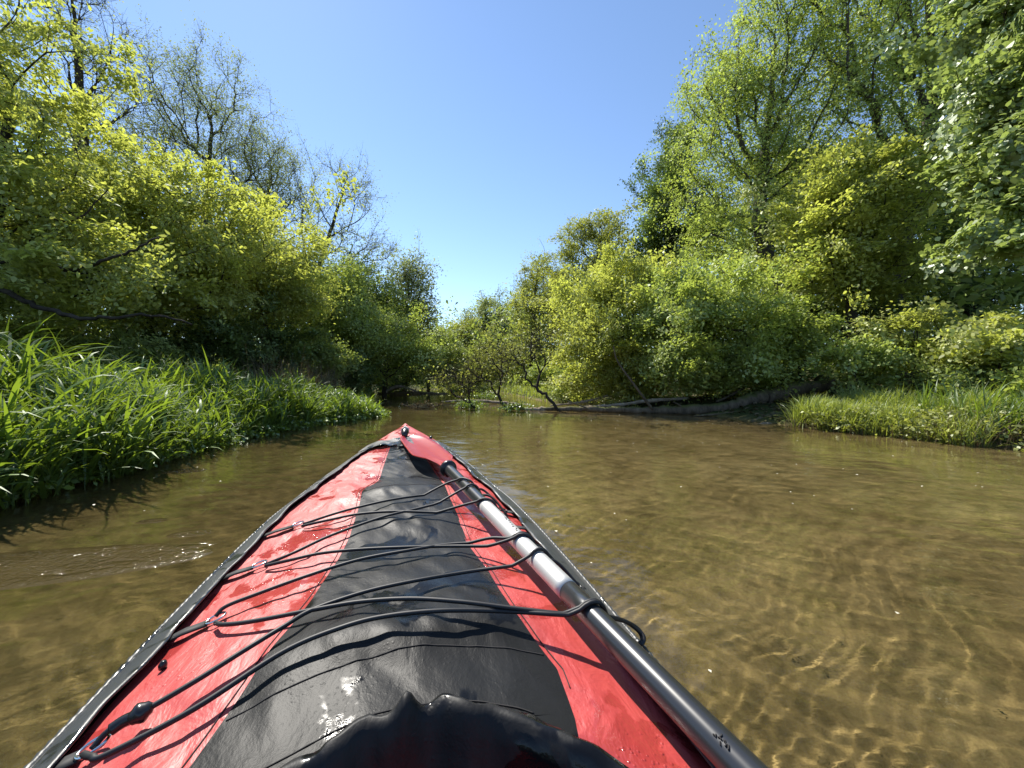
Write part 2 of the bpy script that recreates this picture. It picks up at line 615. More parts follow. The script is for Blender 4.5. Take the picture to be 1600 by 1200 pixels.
def tree(name, label, cat, trunk_px, blobs, tips, per, leaf, mat, seed, spread=0.24, r0=None, rtip=0.006, bark='bark',
         up=0.45, hexa=False, wid=0.55, group=None, twigs=0, along=0.5, limbs=(), lup=0.8, step=0.35, bare=0.0, wig=0.06, shell=0.55):
    """trunk_px: (px, py, D) points from the foot upwards; the foot is dropped to the ground"""
    rg = np.random.default_rng(seed)
    T = np.array([at(*p) for p in trunk_px])
    T[0][2] = gz(T[0][0], T[0][1]) - 0.08
    T = spline(T, 7)
    T[1:-1] += rg.normal(size=(len(T) - 2, 3)) * 0.02
    if not twigs:
        tips, per, spread, leaf = int(tips * 0.78), per * 2.0, spread * 0.80, leaf * 0.74
    tp = sample_tips(blobs, tips, rg, shell)
    nodes, paths, cnt = grow(T, None, tp, rg, step, up, wig)
    root_pos = T[0].copy()
    o = empty(name, tuple(root_pos), label, cat, group)
    R = rtip * cnt ** 0.46
    if r0:
        s = r0 / R[0]
        if s > 1:
            R = R * (1 + (s - 1) * np.clip(np.log(cnt) / np.log(cnt[0] + 1), 0, 1) ** 2)
    tb = Tubes()
    m = len(T)
    rt = R[:m].copy()
    rt = np.maximum.accumulate(rt[::-1])[::-1]
    rt[0] *= 1.35
    tb.add(T - root_pos, rt, 9)
    for lp, lr in limbs:
        q_ = spline([at(*p) for p in lp], 8)
        q_ = q_ + rg.normal(size=q_.shape) * lr * .25
        tb.add(q_ - root_pos, np.linspace(lr, lr * .25, len(q_)), 7)
    for ids in paths:
        P = nodes[ids] - root_pos
        rr = R[ids].copy()
        rr[0] = min(rr[0], rr[1] * 1.15)
        rr[-1] = rr[-1] * 0.45
        tb.add(P, rr, 6 if rr[0] > 0.03 else (4 if rr[0] > 0.012 else 3), cap=False)
    # leafy stations: along the outer half of each twig and round its tip
    st = []
    for ids in paths:
        k = max(2, int(len(ids) * along))
        st.append(nodes[ids[-k:]])
    tipsP = np.array([nodes[p[-1]] for p in paths])
    if twigs:
        for pth in paths:
            e = nodes[pth[-1]]
            dirn = nodes[pth[-1]] - nodes[pth[-2]]
            dirn = dirn / (np.linalg.norm(dirn) + 1e-9)
            for _ in range(twigs):
                b = nodes[pth[-1 - rg.integers(0, min(3, len(pth) - 1))]]
                v = dirn * 0.7 + rg.normal(size=3) * 0.55 + np.array([0, 0, 0.25])
                v /= np.linalg.norm(v)
                L = rg.uniform(0.25, 0.7)
                q_ = np.stack([b, b + v * L * .5 + rg.normal(size=3) * .03, b + v * L])
                tb.add(q_ - root_pos, [rtip * .7, rtip * .5, rtip * .25], 3, cap=False)
                st.append(q_[1:])
    tr = obj('trunk', tb.mesh('trunk'), M[bark], o)
    keep = [s for s in st if rg.random() > bare]
    S = np.concatenate(keep)
    tot = int(tips * per)
    # each twig has its own leafiness so the crown breaks into clumps
    wts = np.concatenate([np.full(len(s), rg.uniform(0.08, 1.0) ** 1.6 / len(s)) for s in keep])
    idx = rg.choice(len(S), tot, p=wts / wts.sum())
    # leaves lie in flat layered sprays: each twig has a plane of its own
    own = np.concatenate([np.repeat(rg.normal(size=(1, 3)) * 0.55, len(s), 0) for s in keep])[idx]
    pl = own + np.array([0, 0, 0.9])
    pl /= np.linalg.norm(pl, axis=1)[:, None]
    off = rg.normal(size=(tot, 3)) * spread
    off -= pl * np.sum(off * pl, axis=1)[:, None] * 0.72
    off[:, 2] -= 0.25 * np.abs(np.hypot(off[:, 0], off[:, 1]))
    P = S[idx] + off
    P[:, 2] = np.maximum(P[:, 2], 0.03 + np.maximum(0, ground(P[:, 0], P[:, 1])))
    V, F = leaf_cloud(P - root_pos, leaf, rg, lup, hexa, wid, base=own)
    obj('crown', mesh_np('crown', V, [F]), M[mat], o, smooth=False)
    return o


def shrub(px, py, D, rx, ry, label, mat='leaf_mid', seed=1, per=55, leaf=0.08, tips=None, name='shrub', cat='shrub', group=None, rd=None, hexa=False, **kw):
    c = at(px, py, D)
    rxm, rym = rx / FPX * D, ry / FPX * D
    g = gz(c[0], c[1])
    foot_py = CY + (HC - g) / D * FPX
    rg = np.random.default_rng(seed + 999)
    bl = [blob(px, py, D, rx * .8, ry * .85, rd)]
    for _ in range(4):
        a = rg.uniform(0, 6.28)
        bl.append(blob(px + math.cos(a) * rx * .5, py + math.sin(a) * ry * .45, D + rg.uniform(-.4, .4), rx * rg.uniform(.35, .55), ry * rg.uniform(.3, .55), rd))
    if tips is None:
        tips = int(70 + 35 * rxm * rym)
    return tree(name, label, cat, [(px, foot_py, D), (px + rx * .05, (foot_py + py) / 2, D), (px, py - ry * .3, D)], bl, tips, per, leaf, mat, seed,
                spread=0.16, r0=0.03, rtip=0.004, group=group, hexa=hexa, step=0.3, **kw)

# ------------------------------------------------------------------ trees of the left bank
GL, GR, GF = 'trees of the left bank', 'trees of the right bank', 'trees round the far bend'
tree('box_elder', 'large lime leaved box elder nearest the reeds, dark bare limbs reaching over them', 'tree',
     [(-160, 700, 6.2), (-90, 560, 6.2), (-40, 440, 6.3), (0, 330, 6.4), (20, 200, 6.6)],
     [blob(-60, 250, 6.2, 170, 200, 1.6), blob(60, 330, 6.4, 130, 130, 1.3), blob(20, 110, 6.8, 100, 120, 1.2), blob(130, 430, 6.2, 130, 70, 1.0), blob(-40, 450, 6.0, 130, 70, 1.2), blob(-90, 40, 7, 140, 120, 1.4)],
     620, 62, 0.105, 'leaf_lime', 1, spread=0.20, r0=0.14, rtip=0.006, up=0.15, hexa=True, wid=0.46, group=GL, limbs=[([(-110, 520, 6.2), (-40, 425, 5.9), (40, 408, 5.8), (110, 422, 5.8), (190, 400, 5.9), (250, 372, 6.0)], .05), ([(-120, 560, 6.2), (-30, 455, 5.6), (60, 480, 5.5), (140, 498, 5.5), (230, 492, 5.7), (300, 505, 5.9)], .05), ([(-60, 300, 6.4), (40, 330, 6.2), (120, 345, 6.2), (170, 300, 6.3)], .03)])
tree('box_elder', 'bright lime box elder filling the bank between the near limbs and the sparse tall tree', 'tree',
     [(230, 640, 9.0), (235, 540, 9.0), (250, 440, 9.1), (262, 330, 9.2)],
     [blob(250, 360, 9.0, 120, 100, 1.7), blob(160, 350, 8.8, 100, 110, 1.4), blob(330, 400, 9.2, 110, 90, 1.5), blob(230, 460, 8.6, 150, 70, 1.4), blob(360, 330, 9.6, 60, 60, 1.0), blob(200, 280, 9.2, 70, 60, 1)],
     640, 66, 0.115, 'leaf_lime', 2, spread=0.24, r0=0.12, up=0.3, hexa=True, wid=0.46, group=GL)
tree('box_elder', 'lime green box elder with drooping tips beside the leaning bare tree', 'tree',
     [(420, 630, 11.5), (415, 540, 11.5), (405, 430, 11.5), (400, 360, 11.5)],
     [blob(400, 400, 11.5, 80, 80, 1.6), blob(450, 450, 11.3, 80, 70, 1.5), blob(350, 470, 11.3, 90, 70, 1.5), blob(470, 390, 11.6, 50, 50, 1)],
     460, 60, 0.115, 'leaf_lime', 3, spread=0.26, r0=0.12, up=0.3, group=GL)
tree('bare_tree', 'nearly bare tall dark tree rising above the lime foliage at the edge of the frame', 'tree',
     [(120, 640, 13), (122, 480, 13), (128, 330, 13), (132, 180, 13), (125, 40, 13), (118, -60, 13)],
     [blob(110, 40, 13, 60, 110, 1.6), blob(170, 60, 13, 50, 80, 1.4), blob(80, -30, 13, 60, 80, 1.4), blob(150, 190, 13, 70, 60, 1.4), blob(190, 130, 13, 45, 60, 1.2)],
     300, 10, 0.06, 'leaf_olive', 4, spread=0.12, r0=0.20, rtip=0.0065, up=0.8, twigs=6, group=GL, step=0.45, wig=0.05)
tree('alder', 'tall sparse alder with fine twigs and tiny leaves against the sky', 'tree',
     [(322, 640, 17), (322, 500, 17), (325, 380, 17), (328, 300, 17), (335, 200, 17)],
     [blob(330, 170, 17, 55, 80, 2.0), blob(270, 150, 17, 60, 60, 2.0), blob(360, 190, 17, 40, 80, 1.6), blob(240, 200, 17, 50, 60, 1.8), blob(300, 260, 17, 80, 50, 2.0), blob(220, 110, 17, 30, 30, 1.2), blob(385, 260, 17, 50, 50, 1.5), blob(200, 260, 17, 60, 60, 1.6)],
     560, 60, 0.07, 'leaf_grey', 5, spread=0.20, r0=0.22, rtip=0.0065, wig=0.05, up=0.8, twigs=6, group=GL, step=0.5)
tree('alder', 'smaller sparse grey green alder standing behind the lime box elders', 'tree',
     [(425, 620, 19), (425, 480, 19), (420, 360, 19), (425, 280, 19)],
     [blob(420, 250, 19, 40, 50, 1.6), blob(450, 290, 19, 30, 50, 1.4), blob(390, 290, 19, 40, 50, 1.5), blob(430, 330, 19, 60, 40, 1.6)],
     340, 46, 0.075, 'leaf_grey', 6, spread=0.2, r0=0.18, rtip=0.0065, wig=0.05, up=0.7, twigs=5, group=GL, step=0.5)
tree('leaning_tree', 'leaning half bare tree with long curved limbs over the far foliage', 'tree',
     [(425, 620, 18), (445, 530, 18), (475, 470, 18), (505, 400, 18), (525, 340, 18), (545, 280, 18)],
     [blob(545, 280, 18, 30, 30, 1.2), blob(560, 310, 18, 35, 35, 1.3), blob(485, 300, 18, 26, 50, 1.2), blob(565, 380, 18, 50, 26, 1.5), blob(600, 400, 18, 26, 30, 1.0), blob(520, 400, 18, 60, 50, 1.5), blob(500, 350, 18, 40, 50, 1.4)],
     360, 26, 0.07, 'leaf_grey', 7, spread=0.18, r0=0.18, rtip=0.0065, wig=0.05, up=0.35, twigs=6, group=GL, step=0.5)
tree('maple', 'dense mid green tree under the leaning half bare tree', 'tree',
     [(520, 625, 15), (520, 540, 15), (522, 470, 15), (525, 430, 15)],
     [blob(520, 480, 15, 70, 60, 1.9), blob(570, 520, 15, 60, 60, 1.7), blob(470, 510, 15, 60, 60, 1.7), blob(540, 430, 15.3, 45, 35, 1.3), blob(440, 440, 15.3, 45, 40, 1.3)],
     480, 62, 0.13, 'leaf_fresh', 8, spread=0.32, r0=0.16, group=GL, step=0.5)
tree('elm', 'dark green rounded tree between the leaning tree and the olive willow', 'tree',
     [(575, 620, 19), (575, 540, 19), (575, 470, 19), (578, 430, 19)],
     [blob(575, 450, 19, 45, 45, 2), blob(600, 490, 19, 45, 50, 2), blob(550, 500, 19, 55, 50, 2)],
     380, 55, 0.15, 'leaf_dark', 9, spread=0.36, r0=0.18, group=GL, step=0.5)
tree('willow', 'slim olive willow with a round open top standing highest near the bend', 'tree',
     [(632, 618, 22), (632, 540, 22), (636, 470, 22), (642, 420, 22)],
     [blob(645, 425, 22, 26, 32, 1.4), blob(625, 440, 22, 22, 34, 1.2), blob(655, 470, 22, 25, 35, 1.3), blob(640, 510, 22, 38, 50, 1.8), blob(670, 500, 22, 16, 26, 1)],
     380, 34, 0.13, 'leaf_grey', 10, spread=0.28, r0=0.16, rtip=0.011, twigs=2, up=0.6, group=GL, step=0.5)
tree('box_elder', 'yellow green box elder spreading low over the dark water at the bend', 'tree',
     [(600, 617, 17), (604, 570, 17), (612, 530, 17)],
     [blob(610, 530, 17, 55, 40, 1.8), blob(650, 555, 17, 50, 36, 1.7), blob(560, 560, 16.6, 50, 36, 1.6), blob(590, 500, 17.4, 40, 30, 1.3)],
     430, 52, 0.135, 'leaf_fresh', 11, spread=0.32, r0=0.12, group=GL, step=0.45)
tree('maple', 'small mid green tree hanging over the water where the river turns', 'tree',
     [(668, 612, 25), (672, 570, 25), (680, 535, 25)],
     [blob(685, 540, 25, 34, 28, 1.8), blob(660, 560, 24.6, 40, 30, 1.8), blob(705, 565, 25, 28, 26, 1.6)],
     300, 50, 0.17, 'leaf_mid', 12, spread=0.36, r0=0.12, group=GL, step=0.5)

# undergrowth along the left bank
GS = 'shrubs under the left bank trees'
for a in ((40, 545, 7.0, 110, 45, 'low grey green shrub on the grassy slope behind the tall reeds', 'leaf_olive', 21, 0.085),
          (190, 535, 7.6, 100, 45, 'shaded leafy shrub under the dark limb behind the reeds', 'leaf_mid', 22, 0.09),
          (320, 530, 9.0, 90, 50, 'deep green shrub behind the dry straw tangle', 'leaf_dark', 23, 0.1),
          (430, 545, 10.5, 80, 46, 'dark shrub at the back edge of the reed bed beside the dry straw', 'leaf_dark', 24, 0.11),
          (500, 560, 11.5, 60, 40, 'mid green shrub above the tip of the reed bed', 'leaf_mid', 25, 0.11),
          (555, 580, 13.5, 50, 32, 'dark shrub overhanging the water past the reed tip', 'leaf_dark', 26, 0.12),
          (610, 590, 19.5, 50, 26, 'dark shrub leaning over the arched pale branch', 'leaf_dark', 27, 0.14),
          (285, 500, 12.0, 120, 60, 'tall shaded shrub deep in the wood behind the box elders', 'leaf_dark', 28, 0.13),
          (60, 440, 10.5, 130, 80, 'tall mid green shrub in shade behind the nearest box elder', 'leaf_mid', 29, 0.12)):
    shrub(*a[:6], mat=a[6], seed=a[7], leaf=a[8], group=GS)

# ------------------------------------------------------------------ far bend
tree('poplar', 'tall grey green poplar standing highest at the far bend', 'tree',
     [(765, 608, 40), (765, 550, 40), (766, 480, 40)],
     [blob(768, 490, 40, 28, 32, 2), blob(752, 525, 40, 36, 40, 2.2), blob(788, 535, 40, 34, 44, 2.2), blob(806, 500, 40, 24, 36, 2)],
     420, 60, 0.22, 'leaf_grey', 31, spread=0.5, r0=0.25, rtip=0.014, group=GF, step=0.8)
tree('far_oak', 'dull green tree left of the tall poplar at the far bend', 'tree',
     [(722, 608, 36), (724, 560, 36), (725, 525, 36)],
     [blob(730, 522, 36, 30, 30, 2), blob(712, 550, 36, 30, 34, 2), blob(744, 560, 36, 28, 32, 2)],
     360, 60, 0.21, 'leaf_olive', 32, spread=0.5, r0=0.22, rtip=0.014, group=GF, step=0.8)
tree('far_oak', 'dark green tree at the far end of the open sky gap', 'tree',
     [(697, 608, 42), (697, 560, 42), (698, 530, 42)],
     [blob(698, 540, 42, 28, 26, 2), blob(690, 565, 42, 34, 32, 2)],
     300, 60, 0.24, 'leaf_dark', 33, spread=0.55, r0=0.22, rtip=0.014, group=GF, step=0.8)
tree('willow', 'low spreading olive willow behind the snags in the water', 'tree',
     [(745, 608, 27), (745, 590, 27), (748, 565, 27)],
     [blob(750, 570, 27, 40, 26, 1.8), blob(720, 585, 27, 30, 20, 1.4), blob(790, 580, 27, 34, 24, 1.6)],
     300, 34, 0.14, 'leaf_olive', 34, spread=0.34, r0=0.14, twigs=2, group=GF, step=0.5)

# ------------------------------------------------------------------ trees of the right bank
tree('hornbeam', 'tall feathery olive tree with tiered sprays beside the sky gap', 'tree',
     [(832, 612, 26), (832, 540, 26), (835, 470, 26), (840, 420, 26)],
     [blob(838, 425, 26, 26, 26, 1.8), blob(825, 465, 26, 32, 30, 2), blob(845, 510, 26, 44, 34, 2.2), blob(822, 550, 26, 40, 36, 2.2), blob(865, 460, 26, 30, 40, 2)],
     520, 44, 0.15, 'leaf_olive', 41, spread=0.34, r0=0.2, rtip=0.012, up=0.1, group=GR, step=0.5)
tree('oak', 'brownish yellow topped oak above the bright riverside bush', 'tree',
     [(925, 615, 23), (925, 520, 23), (930, 430, 23), (940, 360, 23)],
     [blob(945, 352, 23, 36, 24, 1.6), blob(900, 365, 23, 28, 28, 1.5), blob(915, 420, 23, 56, 46, 2.2), blob(890, 480, 23, 50, 50, 2.2), blob(960, 420, 23.5, 40, 50, 2)],
     560, 48, 0.16, 'leaf_olive', 42, spread=0.34, r0=0.24, rtip=0.012, group=GR, step=0.5)
tree('lime_tree', 'dense dark green tree standing against the sky above the bright bush', 'tree',
     [(1045, 620, 21), (1045, 500, 21), (1048, 360, 21), (1052, 230, 21)],
     [blob(1055, 235, 21, 34, 36, 1.8), blob(1040, 300, 21, 45, 46, 2.0), blob(1030, 360, 21, 45, 40, 2.0), blob(1085, 350, 21, 60, 60, 2.2), blob(1020, 405, 21, 34, 30, 1.6)],
     560, 66, 0.16, 'leaf_dark', 43, spread=0.34, r0=0.28, group=GR, step=0.5)
tree('willow_bush', 'bright lime bush bulging over the river above the fallen log', 'tree',
     [(985, 640, 11.2), (975, 560, 11.2), (960, 490, 11.2), (955, 430, 11.2)],
     [blob(930, 470, 11, 60, 50, 1.5), blob(980, 440, 11.2, 70, 50, 1.5), blob(905, 540, 10.8, 50, 50, 1.3), blob(960, 540, 10.6, 80, 60, 1.4), blob(1010, 500, 10.8, 60, 60, 1.4), blob(1000, 590, 10.6, 70, 30, 1.0), blob(930, 595, 10.8, 55, 28, 1.0), blob(1060, 600, 10.2, 60, 24, .9)],
     620, 66, 0.115, 'leaf_lime', 44, spread=0.24, r0=0.12, group=GR)
tree('box_elder', 'fresh green box elder leaning out beside the bright bush, slanting dark limbs inside', 'tree',
     [(1235, 625, 9.6), (1190, 570, 9.5), (1140, 510, 9.4), (1100, 450, 9.4)],
     [blob(1095, 450, 9.4, 70, 46, 1.4), blob(1050, 500, 9.2, 60, 60, 1.3), blob(1130, 510, 9.2, 70, 56, 1.4), blob(1080, 570, 9.0, 70, 44, 1.1), blob(1160, 570, 9.0, 60, 44, 1.1), blob(1170, 470, 9.6, 50, 40, 1.2)],
     620, 62, 0.105, 'leaf_fresh', 45, spread=0.22, r0=0.13, up=0.25, group=GR)
tree('aspen', 'tallest airy yellow green tree with a forked dark trunk standing against the sky', 'tree',
     [(1232, 640, 13.5), (1228, 520, 13.5), (1205, 430, 13.5), (1185, 340, 13.5), (1195, 220, 13.5), (1205, 90, 13.5)],
     [blob(1190, 80, 13.5, 60, 70, 1.6), blob(1130, 150, 13.5, 60, 70, 1.6), blob(1240, 120, 13.5, 70, 90, 1.8), blob(1170, 220, 13.5, 90, 80, 2.0), blob(1100, 270, 13.5, 50, 50, 1.4), blob(1120, 360, 13.5, 70, 50, 1.6), blob(1250, 280, 13.5, 80, 80, 1.8), blob(1170, 20, 13.5, 20, 30, .6)],
     800, 82, 0.085, 'leaf_fresh', 46, spread=0.20, r0=0.24, rtip=0.010, up=0.6, twigs=1, group=GR, step=0.45, bark='bark_grey')
tree('aspen', 'broad tall tree with blue sky showing through its dark forked limbs', 'tree',
     [(1395, 640, 12.5), (1392, 520, 12.5), (1400, 400, 12.5), (1440, 250, 12.5), (1450, 120, 12.5), (1440, 0, 12.5)],
     [blob(1330, 30, 12.5, 90, 80, 1.7), blob(1430, 30, 12.5, 90, 90, 1.8), blob(1340, 130, 12.5, 80, 70, 1.6), blob(1440, 150, 12.7, 80, 60, 1.5), blob(1400, 250, 12.7, 110, 60, 1.7), blob(1480, 240, 12.7, 60, 80, 1.5), blob(1380, -80, 12.7, 150, 80, 2)],
     800, 82, 0.085, 'leaf_fresh', 47, spread=0.21, r0=0.26, rtip=0.011, up=0.6, twigs=1, group=GR, step=0.45, bark='bark_grey')
tree('maple', 'yellow green young maple glowing in front of the two tall airy trees', 'tree',
     [(1335, 640, 10), (1332, 540, 10), (1328, 440, 10), (1320, 320, 10)],
     [blob(1315, 280, 10, 70, 56, 1.3), blob(1350, 350, 10, 80, 56, 1.4), blob(1280, 350, 10, 56, 46, 1.2), blob(1300, 420, 10, 80, 50, 1.3), blob(1380, 430, 10, 60, 50, 1.2)],
     620, 60, 0.11, 'leaf_lime', 48, spread=0.22, r0=0.12, up=0.35, hexa=True, group=GR)
tree('maple', 'close maple with big pale green leaves hanging in at the edge of the frame', 'tree',
     [(1800, 700, 6.6), (1790, 500, 6.6), (1770, 300, 6.6), (1740, 100, 6.6)],
     [blob(1600, 120, 6.5, 80, 110, 1.0), blob(1590, 260, 6.4, 80, 70, .9), blob(1570, 370, 6.3, 62, 46, .7), blob(1680, 200, 6.6, 130, 200, 1.3), blob(1640, -30, 6.6, 110, 100, 1.2)],
     560, 80, 0.105, 'leaf_maple', 49, spread=0.17, r0=0.16, up=0.3, hexa=True, wid=0.85, group=GR)
tree('pine', 'slim dark tree trunk and crown deep in the wood behind the young maple', 'tree',
     [(1250, 640, 17), (1245, 500, 17), (1240, 330, 17), (1236, 200, 17)],
     [blob(1240, 260, 17, 70, 60, 2.2), blob(1290, 330, 17, 80, 70, 2.2), blob(1190, 380, 17, 60, 60, 2), blob(1250, 450, 17, 90, 70, 2.2)],
     520, 46, 0.14, 'leaf_mid', 50, spread=0.34, r0=0.3, group=GR, step=0.5)
tree('elm', 'shaded broad tree deep in the wood behind the close maple', 'tree',
     [(1520, 640, 14), (1515, 500, 14), (1510, 380, 14), (1500, 260, 14)],
     [blob(1490, 330, 14, 100, 80, 2), blob(1560, 420, 14, 110, 80, 2), blob(1430, 440, 14, 90, 70, 2), blob(1540, 240, 14.4, 90, 90, 2)],
     640, 56, 0.14, 'leaf_dark', 51, spread=0.32, r0=0.3, group=GR, step=0.5)

GB = 'shrubs on the right bank'
for a in ((1245, 520, 9.4, 75, 55, 'pale green shrub beside the dark hollow above the root', 'leaf_fresh', 61, 0.1, True),
          (1430, 520, 7.8, 100, 75, 'bright yellow green shrub with layered tips behind the grass bank', 'leaf_lime', 62, 0.1, True),
          (1350, 570, 7.6, 80, 50, 'low leafy shrub at the back of the grass bank beside the hollow', 'leaf_fresh', 63, 0.09, True),
          (1560, 540, 6.4, 90, 60, 'lime shrub above the driftwood at the edge of the frame', 'leaf_lime', 64, 0.095, True),
          (1500, 590, 6.8, 70, 40, 'shaded green shrub rooted behind the driftwood', 'leaf_mid', 65, 0.09, True),
          (1640, 590, 6.0, 60, 50, 'green shrub cut by the frame edge below the close maple', 'leaf_fresh', 66, 0.09, True),
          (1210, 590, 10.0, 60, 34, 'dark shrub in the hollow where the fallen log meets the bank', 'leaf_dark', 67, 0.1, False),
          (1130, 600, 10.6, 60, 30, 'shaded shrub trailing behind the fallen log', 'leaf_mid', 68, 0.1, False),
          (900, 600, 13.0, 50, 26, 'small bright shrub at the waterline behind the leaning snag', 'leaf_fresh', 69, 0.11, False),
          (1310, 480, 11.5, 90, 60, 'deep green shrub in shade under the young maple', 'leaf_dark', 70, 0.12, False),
          (850, 585, 19.0, 44, 26, 'yellow green shrub under the feathery olive tree', 'leaf_fresh', 71, 0.14, False)):
    shrub(*a[:6], mat=a[6], seed=a[7], leaf=a[8], group=GB, hexa=a[9])

# ------------------------------------------------------------------ the wood behind, one mass of foliage


def woodland():
    rg = np.random.default_rng(77)
    P = []
    while sum(map(len, P)) < 120000:
        n = 4000
        ang = rg.uniform(-1.15, 1.15, n // 40)
        D = rg.uniform(13, 60, n // 40)
        x, y = D * np.sin(ang), D * np.cos(ang)
        d = bank_dist(x, y)
        az = np.degrees(ang)
        # keep the open sky over the river and the gaps above the tree line
        cap = np.interp(az, [-66, -50, -38, -25, -16, -11, -8, -3, 0, 4, 8, 20, 27, 34, 45, 66], [26, 26, 22, 17, 13, 8.5, 9, 11.5, 13.5, 16, 17, 19, 24, 27, 28, 28])
        ok = (d > 3.0) & ~((np.abs(az) < 30) & (D < 24) & (np.abs(az) < 18))
        for xi, yi, Di, ci in zip(x[ok], y[ok], D[ok], cap[ok]):
            top = math.tan(math.radians(ci * 0.86)) * Di
            g = gz(xi, yi)
            for _ in range(5):
                z = g + (max(top, g + 1.5) - g) * rg.uniform(0.0, 1.0)
                r_ = rg.uniform(.5, 1.3) * (0.6 + Di / 40)
                P.append(np.array([xi, yi, z]) + rg.normal(size=(34, 3)) * np.array([r_, r_, r_ * .6]))
    P = np.concatenate(P)
    P = P[P[:, 2] > ground(P[:, 0], P[:, 1])]
    s = np.hypot(P[:, 0], P[:, 1])
    V, F = leaf_cloud(P, 0.13 + 0.006 * s, rg, 0.8)
    o = obj('woodland', mesh_np('woodland', V, [F]), M['leaf_mid'], None, smooth=False)
    tag(o, 'mass of mixed green wood closing the view behind the riverside trees', kind='stuff')


woodland()

# ------------------------------------------------------------------ reeds, grass, low plants


def blades(base, length, width, lean, curve, rg, segs=6, az=None):
    """long blades: ribbons that rise from base, lean and arch over"""
    n = len(base)
    az = rg.uniform(0, 2 * np.pi, n) if az is None else az
    th = lean.copy()
    p = base.copy()
    rows = []
    hz = np.stack([np.cos(az), np.sin(az), np.zeros(n)], -1)
    sd = np.stack([-np.sin(az), np.cos(az), np.zeros(n)], -1)
    tw = rg.normal(size=n) * 0.5
    up = np.array([0, 0, 1.0])
    for k in range(segs + 1):
        t = k / segs
        wv = width * min(1.0, 0.55 + 1.6 * t) * (1 - t ** 2.5) + 0.0006
        d = hz * np.sin(th)[:, None] + up * np.cos(th)[:, None]
        nr = hz * np.cos(th)[:, None] - up * np.sin(th)[:, None]
        s = sd * np.cos(tw * t)[:, None] + nr * np.sin(tw * t)[:, None]
        rows.append(p - s * wv[:, None] * .5)
        rows.append(p + s * wv[:, None] * .5)
        p = p + d * (length / segs)[:, None]
        th = th + curve / segs * (0.4 + 1.2 * t)
    R = np.stack(rows, 1)
    m = 2 * (segs + 1)
    b = np.arange(n)[:, None] * m
    k = np.arange(segs)[None] * 2
    q = np.stack([b + k, b + k + 1, b + k + 3, b + k + 2], -1).reshape(-1, 4)
    return R.reshape(-1, 3), q


def merge(parts):
    V, F, o = [], [], 0
    for v, f in parts:
        V.append(v)
        F.append(f + o)
        o += len(v)
    return np.concatenate(V), np.concatenate(F)


def scatter(n, x0, x1, y0, y1, dlo, dhi, rg, extra=None):
    out = []
    while sum(map(len, out)) < n:
        x = rg.uniform(x0, x1, n)
        y = rg.uniform(y0, y1, n)
        d = bank_dist(x, y)
        ok = (d > dlo) & (d < dhi)
        if extra is not None:
            ok &= extra(x, y, d)
        out.append(np.stack([x[ok], y[ok]], -1))
    return np.concatenate(out)[:n]


def reed_bed():
    rg = np.random.default_rng(101)
    parts = []
    # leafy stems; denser and taller in patches
    xy = scatter(3900, -9.5, -2.6, 0.6, 8.6, -0.22, 2.9, rg, lambda x, y, d: (x < -2) & (rg.uniform(size=len(x)) < 0.5 + 0.75 * vnoise(x * 1.6, y * 1.6, 5)) & (rg.uniform(size=len(x)) < np.clip(9.5 / (x * x + y * y) + 0.25, 0, 1)))
    g = ground(xy[:, 0], xy[:, 1])
    d = bank_dist(xy[:, 0], xy[:, 1])
    H = (0.40 + 0.14 * np.clip(d, 0, 1.2) + 0.15 * vnoise(xy[:, 0] * 1.4, xy[:, 1] * 1.4, 6)) * rg.uniform(0.65, 1.3, len(xy))
    H *= np.interp(xy[:, 1], [0, 2, 3.5, 5, 7, 8.6], [.6, .72, .95, .85, .7, .45])
    base = np.column_stack([xy, np.maximum(g, -0.1)])
    laz = rg.uniform(0, 2 * np.pi, len(xy))
    ll = np.abs(rg.normal(size=len(xy))) * 0.16
    # stems
    parts.append(blades(base, H, np.full(len(xy), 0.0055), ll, rg.uniform(0, .35, len(xy)), rg, 4, laz))
    for k in range(7):
        t = rg.uniform(0.18, 0.98, len(xy))
        b = base + np.stack([np.cos(laz) * np.sin(ll) * H * t, np.sin(laz) * np.sin(ll) * H * t, np.cos(ll) * H * t], -1)
        L = rg.uniform(0.20, 0.54, len(xy)) * (0.6 + 0.5 * H / 0.6)
        parts.append(blades(b, L, rg.uniform(0.013, 0.032, len(xy)), rg.uniform(0.25, 0.95, len(xy)), rg.uniform(0.3, 2.1, len(xy)), rg, 5))
    V, F = merge(parts)
    o = obj('reeds', mesh_np('reeds', V, [F]), M['blade'], None)
    tag(o, 'thick bed of broad bladed bright green reed grass on the left bank', kind='stuff')


reed_bed()


